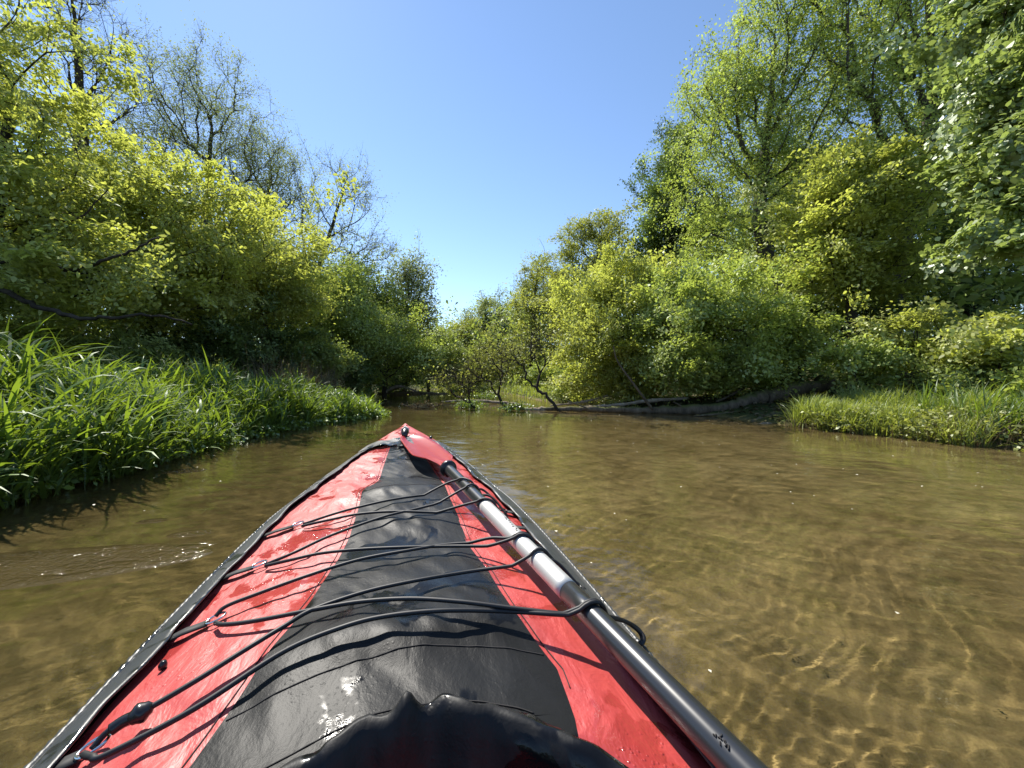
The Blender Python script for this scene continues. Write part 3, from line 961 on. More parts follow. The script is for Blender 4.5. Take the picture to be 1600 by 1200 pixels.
def low_plants():
    rg = np.random.default_rng(102)
    xy = scatter(2600, -5.5, -2.5, 4.4, 8.7, -0.28, 0.9, rg, lambda x, y, d: x < -2)
    g = np.maximum(ground(xy[:, 0], xy[:, 1]), 0)
    z = g + rg.uniform(0.02, 0.34, len(xy)) * np.clip(0.5 + bank_dist(xy[:, 0], xy[:, 1]), 0.2, 1)
    c = np.repeat(np.column_stack([xy, z]), 9, 0)
    c = c + rg.normal(size=c.shape) * np.array([.07, .07, .04])
    c[:, 2] = np.maximum(c[:, 2], 0.01)
    V, F = leaf_cloud(c, 0.05, rg, 1.0, False, 0.7)
    # near water's edge in front of the reeds
    xy = scatter(700, -3.9, -2.7, 1.6, 4.6, -0.2, 0.25, rg, lambda x, y, d: x < -2)
    c = np.repeat(np.column_stack([xy, np.full(len(xy), .05)]), 6, 0)
    c = c + rg.normal(size=c.shape) * np.array([.05, .05, .04])
    c[:, 2] = np.abs(c[:, 2]) + 0.012
    V2, F2 = leaf_cloud(c, 0.045, rg, 1.0, False, 0.6)
    V, F = merge([(V, F), (V2, F2)])
    o = obj('ground_cover', mesh_np('ground_cover', V, [F]), M['cress'], None, smooth=False)
    tag(o, 'small leafed water plants fringing the tip of the reed bed', kind='stuff')


low_plants()


def right_weeds():
    rg = np.random.default_rng(103)
    xy = scatter(650, 4.4, 7.5, 3.8, 6.6, -0.12, 0.55, rg, lambda x, y, d: (x > 4) & (x / y > .78) & (rg.uniform(size=len(x)) < .4 + .7 * vnoise(x * 3, y * 3, 44)))
    z = np.maximum(ground(xy[:, 0], xy[:, 1]), 0) + rg.uniform(.02, .26, len(xy))
    c = np.repeat(np.column_stack([xy, z]), 10, 0)
    c = c + rg.normal(size=c.shape) * np.array([.06, .06, .035])
    c[:, 2] = np.maximum(c[:, 2], 0.01)
    V, F = leaf_cloud(c, 0.05, rg, 1.0, False, 0.65)
    o = obj('ground_cover', mesh_np('ground_cover', V, [F]), M['leaf_olive'], None, smooth=False)
    tag(o, 'pale leafy weeds along the foot of the right grass bank', kind='stuff')


right_weeds()


def grass_patch(name, label, n, box, dl, dh, Hm, mat, seed, extra=None, wid=0.009, curve=1.1):
    rg = np.random.default_rng(seed)
    xy = scatter(n, *box, dl, dh, rg, extra)
    g = np.maximum(ground(xy[:, 0], xy[:, 1]), -0.03)
    L = Hm * rg.uniform(0.4, 1.3, n) * (1 + 0.5 * vnoise(xy[:, 0] * 2.6, xy[:, 1] * 2.6, seed))
    V, F = blades(np.column_stack([xy, g]), L, np.full(n, wid) * rg.uniform(.6, 1.3, n), np.abs(rg.normal(size=n)) * .5, rg.uniform(0.2, curve, n), rg, 5)
    o = obj(name, mesh_np(name, V, [F]), M[mat], None)
    tag(o, label, kind='stuff')


grass_patch('grass', 'sunlit fresh grass on the right bank', 20000, (4.2, 8.5, 3.6, 7.0), -0.08, 1.7, 0.34, 'grass', 111, lambda x, y, d: (x > 4) & (x / y > 0.77 + 0.05 * vnoise(x * 3, y * 3, 7)) & (x / y < 1.25), 0.010, 1.8)
grass_patch('grass', 'broad dark green grass blades behind the driftwood on the right bank', 1400, (5.6, 8.2, 3.6, 6.0), 0.1, 1.6, 0.5, 'blade', 112, lambda x, y, d: x / y > 1.05, 0.02, 1.6)
grass_patch('grass', 'low sunlit grass along the far bank of the bend', 4500, (-7, 4, 11, 33), -0.1, 1.6, 0.26, 'grass', 113, lambda x, y, d: y > 12, 0.03)
grass_patch('grass', 'pale grass on the sunny slope behind the reed bed', 9000, (-14, -5, 3.0, 9.5), 2.2, 7.0, 0.40, 'grass', 114, lambda x, y, d: x < -4, 0.012)
grass_patch('dry_grass', 'tangle of dry brown straw behind the reed bed', 2600, (-8.5, -4.0, 7.0, 11.5), 0.8, 2.8, 0.85, 'dry', 115, lambda x, y, d: (x < -3) & (x / y < -.45), 0.008, 1.6)
grass_patch('dry_grass', 'dead pale stems lying along the foot of the right grass bank', 1500, (4.4, 7.0, 3.7, 6.4), -0.12, 0.22, 0.24, 'dry', 116, lambda x, y, d: x > 4, 0.007, 2.0)


def litter():
    rg = np.random.default_rng(120)
    xy = scatter(26000, -14, 13, 1, 26, 0.1, 6, rg, lambda x, y, d: np.abs(x) < y * 1.5 + 2)
    g = ground(xy[:, 0], xy[:, 1]) + 0.02
    V, F = leaf_cloud(np.column_stack([xy, g]), 0.09, rg, 2.5, False, 0.6, 0)
    o = obj('fallen_leaves', mesh_np('fallen_leaves', V, [F]), M['dry'], None, smooth=False)
    tag(o, 'brown fallen leaves on the bank under the trees', kind='stuff')


litter()


def flecks():
    """fallen petals and specks of froth riding on the water"""
    rg = np.random.default_rng(131)
    xy = scatter(170, -3.5, 5.5, 1.0, 9.0, -9, -0.25, rg, lambda x, y, d: (np.abs(x) < 1.4 * y) & ((x + .26 * y) > .62 - 0 * x) | (x < -1.4 - .1 * y))
    P = np.column_stack([xy, np.full(len(xy), 0.006)])
    V, F = leaf_cloud(P, 0.016, rg, 6.0, False, 0.7, 0)
    o = obj('petals', mesh_np('petals', V, [F]), M['petal'], None, smooth=False)
    tag(o, 'tiny pale petals and specks drifting on the river', kind='stuff')


M['petal'] = prin_mat('petal', (0.62, 0.58, 0.44), 0.6)[0]
flecks()

# ------------------------------------------------------------------ fallen timber and snags


def log(name, label, cat, pts, rad, mat='log', stubs=(), group=None, seed=1, lumps=0.14):
    """pts in (px, py, D); one trunk with broken limb stubs as parts"""
    rg = np.random.default_rng(seed)
    P = np.array([at(*p) for p in pts])
    o = empty(name, tuple(P[0]), label, cat, group)
    Q = spline(P, 10)
    R = np.interp(np.linspace(0, 1, len(Q)), np.linspace(0, 1, len(rad)), rad)
    R = R * (1 + lumps * rg.normal(size=len(Q)))
    Q = Q + rg.normal(size=Q.shape) * R[:, None] * 0.10
    tb = Tubes()
    tb.add(Q - P[0], R, 12)
    obj('stem', tb.mesh('stem'), M[mat], o)
    for sp, sr in stubs:
        S = np.array([at(*p) for p in sp])
        tb = Tubes()
        tb.add(spline(S, 6) - P[0], np.linspace(sr, sr * .35, (len(S) - 1) * 6 + 1), 7)
        obj('limb', tb.mesh('limb'), M[mat], o)
    return o


log('fallen_log', 'long mossy fallen log lying across the river from the dark hollow', 'log',
    [(1340, 606, 9.3), (1285, 603, 8.8), (1225, 613, 8.5), (1180, 624, 8.4), (1130, 637, 8.4), (1060, 641, 8.6), (980, 641, 8.9), (900, 639, 9.2), (845, 639, 9.5)],
    [.17, .16, .15, .14, .125, .105, .085, .065, .045], 'log',
    [([(1020, 640, 8.7), (990, 600, 8.7), (965, 565, 8.8), (958, 540, 8.8)], .035), ([(1070, 640, 8.6), (1060, 632, 8.5), (1052, 628, 8.4)], .03),
     ([(930, 643, 9.1), (905, 633, 9.0), (880, 624, 9.0)], .025), ([(1120, 640, 8.4), (1150, 652, 8.2), (1165, 656, 8.1)], .035)], seed=3)
log('fallen_log', 'dark angled root arching out of the water by the grass bank', 'log',
    [(1168, 661, 7.1), (1190, 655, 7.1), (1215, 648, 7.1), (1232, 654, 7.0), (1248, 664, 6.9)], [.03, .05, .06, .045, .02], 'log', seed=4)
log('driftwood', 'flat pale log just above the water below the leaning snag', 'driftwood',
    [(815, 641, 9.6), (850, 640, 9.5), (885, 644, 9.3)], [.03, .07, .04], 'driftwood', seed=5)
log('driftwood', 'thin pale stick floating in front of the fallen log', 'driftwood',
    [(1030, 654, 8.05), (1065, 653.5, 8.05), (1098, 655, 8.0)], [.015, .025, .012], 'driftwood', seed=6)
log('driftwood', 'short pale stick at the waterline below the arching root', 'driftwood',
    [(1180, 663, 6.75), (1200, 662, 6.75), (1215, 663, 6.75)], [.012, .022, .010], 'driftwood', seed=7)
log('driftwood', 'brown weathered log end lying on the bank at the frame edge', 'driftwood',
    [(1555, 678, 5.0), (1590, 684, 4.9), (1640, 688, 4.8), (1720, 690, 4.8)], [.05, .075, .085, .09], 'log',
    [([(1560, 680, 4.95), (1530, 672, 4.9), (1505, 674, 4.9)], .022), ([(1575, 686, 4.9), (1545, 690, 4.8), (1525, 694, 4.75)], .018)], seed=8)
GT = 'pale broken sticks of the driftwood heap'
for k, (pts, lb) in enumerate((([(1492, 676, 4.8), (1510, 668, 4.8), (1522, 664, 4.85)], 'bent pale stick on top of the driftwood heap'),
                               ([(1494, 672, 4.8), (1502, 688, 4.75), (1506, 697, 4.7)], 'pale stick dipping into the water beside the driftwood heap'),
                               ([(1508, 672, 4.8), (1520, 690, 4.7), (1526, 698, 4.65)], 'longest pale stick slanting down the face of the driftwood heap'),
                               ([(1540, 668, 4.9), (1515, 672, 4.85), (1498, 670, 4.8)], 'grey stick lying level across the driftwood heap'))):
    log('stick', lb, 'stick', pts, [.008, .010, .006], 'driftwood', group=GT, seed=20 + k)
log('arched_branch', 'pale arched dead branch rising from the dark water under the left trees', 'branch',
    [(600, 616, 17), (608, 609, 17), (622, 604, 17), (638, 607, 17), (652, 612, 17)], [.04, .07, .075, .06, .03], 'driftwood',
    [([(615, 606, 17), (600, 604, 17), (588, 602, 17)], .035)], seed=9)
log('fallen_log', 'dark low log lying in the shade along the far left bank', 'log',
    [(590, 616, 19), (640, 614, 19.5), (700, 616, 20)], [.10, .13, .07], 'log', seed=10)

GN = 'leaning snags standing in the river'


def snag(label, trunk, blobs, tips, per, r0, seed, leaf=0.06, mat='leaf_olive'):
    return tree('snag', label, 'snag', trunk, blobs, tips, per, leaf, mat, seed, spread=0.14, r0=r0 * .6, rtip=0.0042, up=0.25, twigs=3, group=GN, step=0.25, wig=0.08)


snag('tallest curved snag leaning out of the log with a crooked dark stem', [(888, 648, 9.2), (860, 625, 9.3), (835, 604, 9.4), (821, 585, 9.4), (818, 566, 9.4), (828, 552, 9.4), (826, 535, 9.4)],
     [blob(826, 535, 9.4, 30, 26, .5), blob(800, 545, 9.4, 30, 26, .5), blob(850, 540, 9.4, 26, 26, .5), blob(780, 560, 9.4, 20, 14, .4)], 120, 5, .05, 81)
snag('forked snag with a crooked stem between the other two', [(800, 645, 9.7), (785, 628, 9.8), (772, 612, 9.9), (768, 600, 9.9), (750, 590, 9.9), (746, 582, 9.9), (758, 566, 9.9)],
     [blob(760, 555, 9.9, 24, 22, .5), blob(740, 570, 9.9, 22, 18, .5), blob(785, 585, 9.9, 14, 20, .4), blob(780, 560, 9.9, 20, 20, .4)], 110, 5, .055, 82)
snag('thin low snag farthest from the fallen log', [(765, 643, 9.9), (740, 635, 10), (720, 622, 10), (705, 612, 10), (704, 600, 10)],
     [blob(704, 590, 10, 18, 20, .4), blob(690, 595, 10, 18, 16, .4), blob(725, 595, 10, 16, 18, .4), blob(733, 605, 10, 8, 18, .3)], 76, 5, .04, 83)

# rafts of flood wrack with weeds growing on them
GW = 'weedy rafts of flood debris'


def raft(px, py, D, rx, hgt, label, seed, mat='cress', n=500, sticks=16):
    rg = np.random.default_rng(seed)
    c = at(px, py, D)
    c[2] = 0
    o = empty('debris_raft', tuple(c), label, 'debris raft', GW)
    tb = Tubes()
    for _ in range(sticks):
        a = rg.normal() * .5
        L = rx * rg.uniform(.4, 1.1)
        m_ = np.array([rg.normal() * rx * .45, rg.normal() * .15, rg.uniform(0.0, hgt * .5)])
        v = np.array([math.cos(a) * L * .5, math.sin(a) * L * .4, rg.normal() * hgt * .5])
        tb.add(np.stack([m_ - v, m_ + rg.normal(size=3) * .03, m_ + v]), [rg.uniform(.006, .02), .014, .004], 5)
    obj('twigs', tb.mesh('twigs'), M['log'], o)
    P = np.column_stack([rg.normal(size=n) * rx * .5, rg.normal(size=n) * .16, np.abs(rg.normal(size=n)) * hgt * .6 + .01])
    V, F = leaf_cloud(P, 0.06, rg, 0.9, False, .6)
    tag(obj('weeds', mesh_np('weeds', V, [F]), M[mat], o, smooth=False), kind='stuff')


raft(660, 636, 10.6, 0.45, 0.10, 'grey twiggy raft with pale dead leaves beyond the kayak bow', 91, 'dry', 420, 26)
raft(735, 640, 10.2, 0.35, 0.16, 'round green weedy raft at the foot of the thin low snag', 92, 'cress', 900, 10)
raft(805, 642, 9.6, 0.40, 0.14, 'green weedy raft between the forked snag and the flat pale log', 93, 'cress', 700, 14)
raft(760, 622, 15, 0.6, 0.22, 'bright green weed clump farther out behind the snags', 94, 'cress', 900, 6)
raft(1540, 684, 4.95, 0.42, 0.16, 'brown heap of flood debris in front of the weathered log end', 95, 'dry', 900, 40)

GH = 'thin trunks stranded along the waterline'
for k, (pts, rad, mt, lb) in enumerate((
        ([(905, 636, 9.6), (960, 633, 9.4), (1020, 626, 9.2), (1075, 622, 9.2)], [.02, .04, .045, .03], 'driftwood', 'thin pale trunk resting just behind the middle of the fallen log'),
        ([(1085, 650, 8.0), (1130, 646, 8.0), (1190, 640, 8.0), (1235, 632, 8.1)], [.015, .03, .035, .03], 'log', 'thin brown trunk lying below the thick end of the fallen log'),
        ([(860, 634, 10.4), (910, 628, 10.4), (950, 618, 10.3)], [.02, .035, .02], 'driftwood', 'short pale trunk slanting up out of the water by the tallest snag'),
        ([(1120, 628, 9.0), (1160, 606, 9.0), (1185, 580, 9.1)], [.03, .035, .02], 'log', 'dark slanting limb rising from behind the fallen log into the bush'),
        ([(690, 628, 12.5), (735, 626, 12.3), (790, 630, 12.0), (830, 634, 11.6)], [.02, .045, .05, .03], 'driftwood', 'pale stranded trunk crossing the channel behind the snags'))):
    log('thin_trunk', lb, 'log', pts, rad, mt, group=GH, seed=40 + k)

# ------------------------------------------------------------------ kayak (local x = across, y = forward)
YAW = math.radians(15.5)
cK, sK = math.cos(YAW), math.sin(YAW)


def to_local(p):
    return np.array([p[0] * cK + p[1] * sK, -p[0] * sK + p[1] * cK, p[2]])


HB_U = [-2.55, -2.2, -1.7, -1.2, -0.6, 0.0, 0.75, 1.0, 1.22, 1.55, 1.8, 2.0, 2.3, 2.53]
HB_V = [0.005, 0.11, 0.24, 0.33, 0.385, 0.385, 0.385, 0.378, 0.362, 0.300, 0.238, 0.185, 0.085, 0.004]


def hb(u):
    u = np.asarray(u, float)
    return np.interp(u, HB_U, HB_V) * .5 + .25 * np.interp(u - .06, HB_U, HB_V) + .25 * np.interp(u + .06, HB_U, HB_V)


def hbr(u):
    """half beam on the paddle side, where the cloth is pulled in"""
    u = np.asarray(u, float)
    return hb(u) - 0.036 * np.clip((1.75 - np.abs(u - .2)) / .6, 0, 1)


def hbs(u, v):
    return np.where(np.asarray(v) > 0, hbr(u), hb(u))


def zgun(u):
    return 0.36 + 0.12 * np.clip(np.abs(u) / 2.45, 0, 1.05) ** 2


def zdeck(u, v):
    u = np.asarray(u, float)
    v = np.asarray(v, float)
    h = np.maximum(hbs(u, v), 1e-3)
    s = np.clip(np.abs(v) / h, 0, 1)
    cr = np.interp(u, [-2.5, -1.5, -0.6, 0.3, 0.6, 1.0, 1.3, 1.6, 2.0, 2.3, 2.53], [0.0, .03, .05, .060, .066, .056, .046, .034, .026, .022, .004])
    prof = 1 - s ** 2.2
    # ribs that show through the cloth, and the slack between them
    rib = 0.014 * np.exp(-((u - 0.55) / 0.055) ** 2) + 0.010 * np.exp(-((u - 1.22) / 0.06) ** 2) - 0.010 * np.exp(-((u - 0.86) / 0.14) ** 2) - 0.010 * np.exp(-((u - 1.42) / 0.07) ** 2)
    return zgun(u) + cr * prof + rib * np.clip(1.25 - s * 1.3, 0, 1)


def deck_pt(px, py, dz=0.0):
    """point of the deck (raised by dz) seen at a place in the photo, in kayak coordinates (u, v, z)"""
    u, v = 1.0, 0.0
    for _ in range(80):
        z = float(zdeck(u, v)) + dz
        D = FPX * (HC - z) / (py - CY)
        p = to_local(((px - CX) / FPX * D, D, z))
        u = .6 * u + .4 * p[1]
        v = .6 * v + .4 * p[0]
    return np.array([v, u, float(zdeck(u, v)) + dz])


def fabric(name, col, col2, wet_amt, rough=0.5, weave=900, wet_col=0.6, sheen=0.0, spec=0.5, crease=0.5, dropl=0.5):
    m, t, p = prin_mat(name, col, rough, spec)
    co = coord(t, "Object")
    n = noise(t, 5.0, 5, 0.6, co, 0.3)
    c = ramp(t, n, [(0.3, col), (0.7, col2)])
    wetn = noise(t, 7.5, 4, 0.6, co, 0.8)
    wet = ramp(t, wetn, [(0.62 - wet_amt, (0, 0, 0)), (0.66 - wet_amt, (1, 1, 1))])
    c = mixc(t, wet, c, mixc(t, 1.0, c, (wet_col, wet_col, wet_col), 'MULTIPLY'))
    t.links.new(c, p.inputs["Base Color"])
    rg_ = t.nodes.new("ShaderNodeMapRange")
    t.links.new(wet, rg_.inputs[0])
    rg_.inputs[3].default_value = rough
    rg_.inputs[4].default_value = 0.16
    t.links.new(rg_.outputs[0], p.inputs["Roughness"])
    if sheen:
        p.inputs["Sheen Weight"].default_value = sheen
        p.inputs["Sheen Roughness"].default_value = 0.4
    wv = noise(t, weave, 2, 0.5, co)
    cr_ = noise(t, 24, 4, 0.6, coord(t, "Object", (1.0, 0.55, 1), (0, 0, 0.5)), 0.4)
    drops = t.nodes.new("ShaderNodeTexVoronoi")
    drops.inputs["Scale"].default_value = 150
    t.links.new(co, drops.inputs["Vector"])
    dr = ramp(t, drops.outputs["Distance"], [(0.0, (1, 1, 1)), (0.30, (0, 0, 0))])
    dr = math_n(t, 'MULTIPLY', dr, ramp(t, noise(t, 9, 3, 0.6, co), [(0.48, (0, 0, 0)), (0.6, (1, 1, 1))]))
    b1 = bump(t, wv, 0.25, 0.0006)
    b2 = bump(t, cr_, crease, 0.006, b1)
    b3 = bump(t, dr, dropl, 0.0025, b2)
    t.links.new(b3, p.inputs["Normal"])
    return m


M['red'] = fabric('red_deck_cloth', (0.41, 0.045, 0.042), (0.46, 0.064, 0.056), 0.08, 0.5, 900, 0.78, 0.0, 0.5, 0.9)
M['black'] = fabric('black_deck_cloth', (0.0065, 0.0065, 0.0063), (0.012, 0.012, 0.0115), 0.07, 0.44, 700, 0.4, 0.10, 0.13, 0.3, 0.12)
M['flap'] = fabric('grey_black_flap', (0.022, 0.024, 0.024), (0.04, 0.042, 0.041), 0.10, 0.45, 700, 0.5, 0.1, 0.5)
M['hull'] = prin_mat('hull_rubber', (0.02, 0.021, 0.022), 0.45)[0]
M['rubber'] = fabric('wet_black_rim', (0.006, 0.006, 0.0065), (0.009, 0.009, 0.0095), 0.08, 0.55, 300, 0.8, 0, 0.3, 0.3, 0.15)
M['cord'] = prin_mat('black_cord', (0.008, 0.008, 0.009), 0.55)[0]
M['plastic'] = prin_mat('black_plastic', (0.012, 0.012, 0.013), 0.3)[0]
M['steel'] = prin_mat('steel_ring', (0.7, 0.69, 0.67), 0.18, 0.5, 1.0)[0]
M['webbing'] = prin_mat('black_webbing', (0.012, 0.012, 0.012), 0.7)[0]
M['pale'] = prin_mat('pale_webbing', (0.62, 0.60, 0.56), 0.7)[0]
M['thread'] = prin_mat('stitching', (0.012, 0.010, 0.010), 0.8)[0]

kayak = empty('kayak', (0, 0, 0), 'red and black cloth decked kayak laced with black cords, bow pointing downstream', 'kayak')
kayak.rotation_euler = (0, 0, YAW)


def stripL(u):
    return -np.interp(u, [.2, .36, .43, .52, .59, .68, .82, .93, 1.09, 1.23, 1.28, 1.33, 1.40, 1.75, 2.0], [.30, .225, .197, .176, .162, .146, .130, .122, .122, .126, .118, .098, .088, .076, .066])


def stripR(u):
    return np.interp(u, [.2, .32, .38, .45, .51, .56, .69, .81, .98, 1.21, 1.38, 1.6, 2.0], [.15, .160, .176, .184, .168, .155, .148, .132, .130, .120, .112, .086, .070])


# cockpit opening: half width against u
CK_U = [-0.62, -0.55, -0.4, -0.2, 0.0, 0.15, 0.22, 0.27, 0.31, 0.335, 0.358, 0.374, 0.384]
CK_V = [0.0, .12, .20, .25, .26, .245, .222, .198, .165, .135, .095, .05, 0.0]


def cock(u):
    return np.interp(u, CK_U, CK_V, left=0, right=0)


def crumple(U, V, seed):
    return vnoise(V * 26 + U * 14, U * 9 - V * 5, seed) * 0.6 + vnoise(V * 60 + U * 25, U * 22, seed + 1) * 0.35 + vnoise(V * 8, U * 7, seed + 2) * 0.8 + 0.5 * (1 - 2 * np.abs(vnoise(V * 15 + U * 9, U * 5 - V * 8, seed + 3)))


def panel(name, u0, u1, vl, vr, mat, nu, nv, wr_amp, seed, lift=0.0):
    u = np.linspace(u0, u1, nu)
    t_ = np.linspace(0, 1, nv)
    U = np.repeat(u[:, None], nv, 1)
    a, b = vl(u), vr(u)
    V = a[:, None] + (b - a)[:, None] * t_[None]
    s1 = crumple(U, V, seed)
    ed = np.minimum(1, 5 * np.minimum(t_, 1 - t_))[None]
    Z = zdeck(U, V) + wr_amp * s1 * (0.25 + 0.75 * ed) + lift
    i = np.arange(nu - 1)[:, None] * nv
    j = np.arange(nv - 1)[None]
    q = np.stack([i + j, i + j + 1, i + nv + j + 1, i + nv + j], -1).reshape(-1, 4)
    if u1 > u0 and (a[0] > b[0]):
        q = q[:, ::-1]
    return obj(name, mesh_np(name, np.stack([V, U, Z], -1).reshape(-1, 3), [q]), mat, kayak)


gin = lambda u: hb(u) - 0.035
panel('side_panel', -0.7, 1.95, lambda u: -gin(u), lambda u: np.where(u < 0.36, -np.maximum(cock(u) + .015, np.where(u > .2, -stripL(u), 0)), stripL(u)) + 0.003, M['red'], 420, 34, 0.0042, 1)
panel('side_panel', -0.7, 1.95, lambda u: np.where(u < 0.36, np.maximum(cock(u) + .015, np.where(u > .2, stripR(u), 0)), stripR(u)) - 0.003, lambda u: hbr(u) - .035, M['red'], 420, 34, 0.0032, 5)
panel('centre_panel', 0.386, 1.95, stripL, stripR, M['black'], 330, 44, 0.0036, 9, 0.0012)
for sg in (-1, 1):
    f = stripL if sg < 0 else stripR
    panel('centre_panel', 0.215, 0.3859, (lambda u: stripL(u)) if sg < 0 else (lambda u: cock(u) + .004), (lambda u: -cock(u) - .004) if sg < 0 else (lambda u: np.maximum(stripR(u), cock(u) + .012)), M['black'], 60, 16, 0.0012, 9, 0.0012)
panel('stern_deck', -2.54, -0.7, lambda u: -hb(u) * .99, lambda u: hb(u) * .99, M['red'], 90, 30, 0.003, 12)
panel('bow_cap', 1.99, 2.528, lambda u: -hb(u) * 1.0, lambda u: hb(u) * 1.0, M['red'], 90, 30, 0.0028, 15, 0.004)
band = panel('bow_band', 1.90, 2.03, lambda u: -hb(u) * 1.01, lambda u: hb(u) * 1.01, M['flap'], 30, 40, 0.008, 21, 0.009)

# stitched seams: a raised hem either side of the centre panel and across it
for f, off, sd_, am in ((stripL, -0.008, 1, .0042), (stripR, 0.008, 5, .0032)):
    u = np.linspace(0.42, 1.93, 420)
    v = f(u) + off
    tb = Tubes()
    tb.add(np.stack([v, u, zdeck(u, v) + am * .45 * crumple(u, v, sd_) + 0.0006], -1), 0.0009, 4)
    obj('stitching', tb.mesh('stitching'), M['thread'], kayak)
for uc, bend in ((0.505, 0.03), (0.425, 0.05), (1.235, 0.03)):
    t_ = np.linspace(0.01, 0.99, 160)
    v = float(stripL(uc)) + (float(stripR(uc)) - float(stripL(uc))) * t_
    u = uc - bend * (v / .16) ** 2
    v = stripL(u) + (stripR(u) - stripL(u)) * t_
    keep_ = u > 0.388
    ed = np.minimum(1, 5 * np.minimum(t_, 1 - t_))
    z = zdeck(u, v) + .0036 * crumple(u, v, 9) * (.25 + .75 * ed) + .0012 + .0004
    tb = Tubes()
    tb.add(np.stack([v, u, z], -1)[keep_], 0.0009, 4)
    obj('stitching', tb.mesh('stitching'), M['thread'], kayak)

# hull
us = np.linspace(-2.55, 2.53, 150)
sec = [(1.0, 1.0), (0.985, .78), (0.93, .45), (0.78, .1), (0.5, -.2), (0.0, -.28), (-0.5, -.2), (-.78, .1), (-.93, .45), (-.985, .78), (-1.0, 1.0)]
V = []
for u in us:
    z1 = zgun(u)
    e = float(np.clip(1 - (abs(u) / 2.56) ** 8, 0.0, 1))
    for a, b in sec:
        z = z1 * b if b > 0 else 0.36 * b
        z = z1 + (z - z1) * (0.25 + 0.75 * e)
        V.append((float(hbs(u, a)) * a, u, z))
k = len(sec)
i = np.arange(len(us) - 1)[:, None] * k
j = np.arange(k - 1)[None]
obj('hull', mesh_np('hull', V, [np.stack([i + j, i + j + 1, i + k + j + 1, i + k + j], -1).reshape(-1, 4)]), M['hull'], kayak)

# gunwale flaps with their wavy free edge, and the piped outer edge
for sg in (-1, 1):
    u = np.linspace(-2.3, 1.97, 500)
    wav = 0.006 * vnoise(u * 11, u * 0 + sg, 31) + 0.004 * vnoise(u * 27, u * 0, 32 + sg)
    rows = []
    for t_, lift in ((0, -0.012), (0.12, 0.004), (0.45, 0.012), (0.8, 0.013), (1.0, 0.015)):
        wd = (0.050 if sg < 0 else 0.056) + wav
        v = sg * (hbs(u, sg) + 0.004 - wd * t_)
        z = zdeck(u, v) + lift + (0.004 * vnoise(u * 16, u * 0 + t_ * 1.3, 40 + sg) * (t_ > .2))
        rows.append(np.stack([v, u, z], -1))
    inner = rows[-1].copy()
    inner[:, 2] -= 0.003
    rows.append(inner)
    rows = np.array(rows)
    a, b = rows.shape[:2]
    i = np.arange(a - 1)[:, None] * b
    j = np.arange(b - 1)[None]
    obj('gunwale_flap', mesh_np('gunwale_flap', rows.reshape(-1, 3), [np.stack([i + j, i + j + 1, i + b + j + 1, i + b + j], -1).reshape(-1, 4)]), M['flap'], kayak)
    tb = Tubes()
    u = np.linspace(-2.3, 1.95, 900)
    v = sg * (hbs(u, sg) + 0.006)
    tb.add(np.stack([v, u, zgun(u) - 0.004 + 0 * u], -1), 0.0045 + 0.0008 * np.sin(u * 900), 7)
    obj('piping', tb.mesh('piping'), M['flap'], kayak)

# cockpit rim: wrinkled wet rubber hem round the opening
th = []
uu = np.concatenate([np.array(CK_U), np.array(CK_U)[::-1][1:-1]])
vv = np.concatenate([np.array(CK_V), -np.array(CK_V)[::-1][1:-1]])
loop = np.stack([vv, uu], -1)
L2 = np.vstack([loop, loop[:1]])
seg = np.r_[0, np.cumsum(np.linalg.norm(np.diff(L2, axis=0), axis=1))]
ss = np.linspace(0, seg[-1], 520, endpoint=False)
C = np.stack([np.interp(ss, seg, L2[:, 0]), np.interp(ss, seg, L2[:, 1])], -1)
for _ in range(6):
    C = (C + np.roll(C, 1, 0) + np.roll(C, -1, 0)) / 3
Tn = np.roll(C, -1, 0) - np.roll(C, 1, 0)
Tn /= np.linalg.norm(Tn, axis=1)[:, None]
Nn = np.stack([-Tn[:, 1], Tn[:, 0]], -1)
if np.sum(Nn[0] * (C[0] - C.mean(0))) < 0:
    Nn = -Nn
zb = zdeck(C[:, 1], C[:, 0])
rows = []
rdg = 1 - 2 * np.abs(vnoise(ss * 24, ss * 0, 58))
rdg2 = 1 - 2 * np.abs(vnoise(ss * 55, ss * 0, 59))
wz = 0.004 * vnoise(ss * 15, ss * 0, 51) + 0.0006 * rdg + 0.0006 * rdg2


def peak(v0, wdt, hgt):
    return hgt * np.exp(-((C[:, 0] - v0) / wdt) ** 2) * (C[:, 1] > 0.15)


wz += peak(0.000, 0.009, 0.015) + peak(0.052, 0.024, 0.009) - peak(0.020, 0.008, 0.004) + peak(0.11, 0.03, 0.005)
crest = np.interp(C[:, 1], [-.6, 0, .25, .38], [.05, .05, .040, .033])
wn = 0.003 * vnoise(ss * 30, ss * 0, 53) + 0.003 * rdg + 0.002 * rdg2
skirt = -0.095 + 0.065 * np.exp(-((C[:, 0] - .055) / .045) ** 2) + 0.04 * np.exp(-((C[:, 0] + .05) / .02) ** 2)
for off, dz, kf in ((0.020, -0.004, 0), (0.016, 0.006, .15), (0.010, 0.6, .6), (0.004, 0.95, 1), (-0.002, 1.0, 1), (-0.009, 0.85, 1), (-0.016, 0.4, .9), (-0.021, -11, .8), (-0.025, -12, 0.6), (-0.026, -13, .4), (-0.026, -14, 0)):
    z = zb + skirt * {-11: .12, -12: .4, -13: .75, -14: 1.0}[dz] + wz * kf if dz < -5 else zb + (dz if abs(dz) < .05 else crest * min(dz, 1.0) if dz > 0 else dz * 0.03) + wz * kf
    z = z + (0.004 * vnoise(ss * 38 + off * 40, ss * 0 + off * 120, 57) if kf > .1 else 0)
    p = C + Nn * (off + wn * kf)[:, None]
    rows.append(np.stack([p[:, 0], p[:, 1], z], -1))
rows = np.array(rows)
a, b = rows.shape[:2]
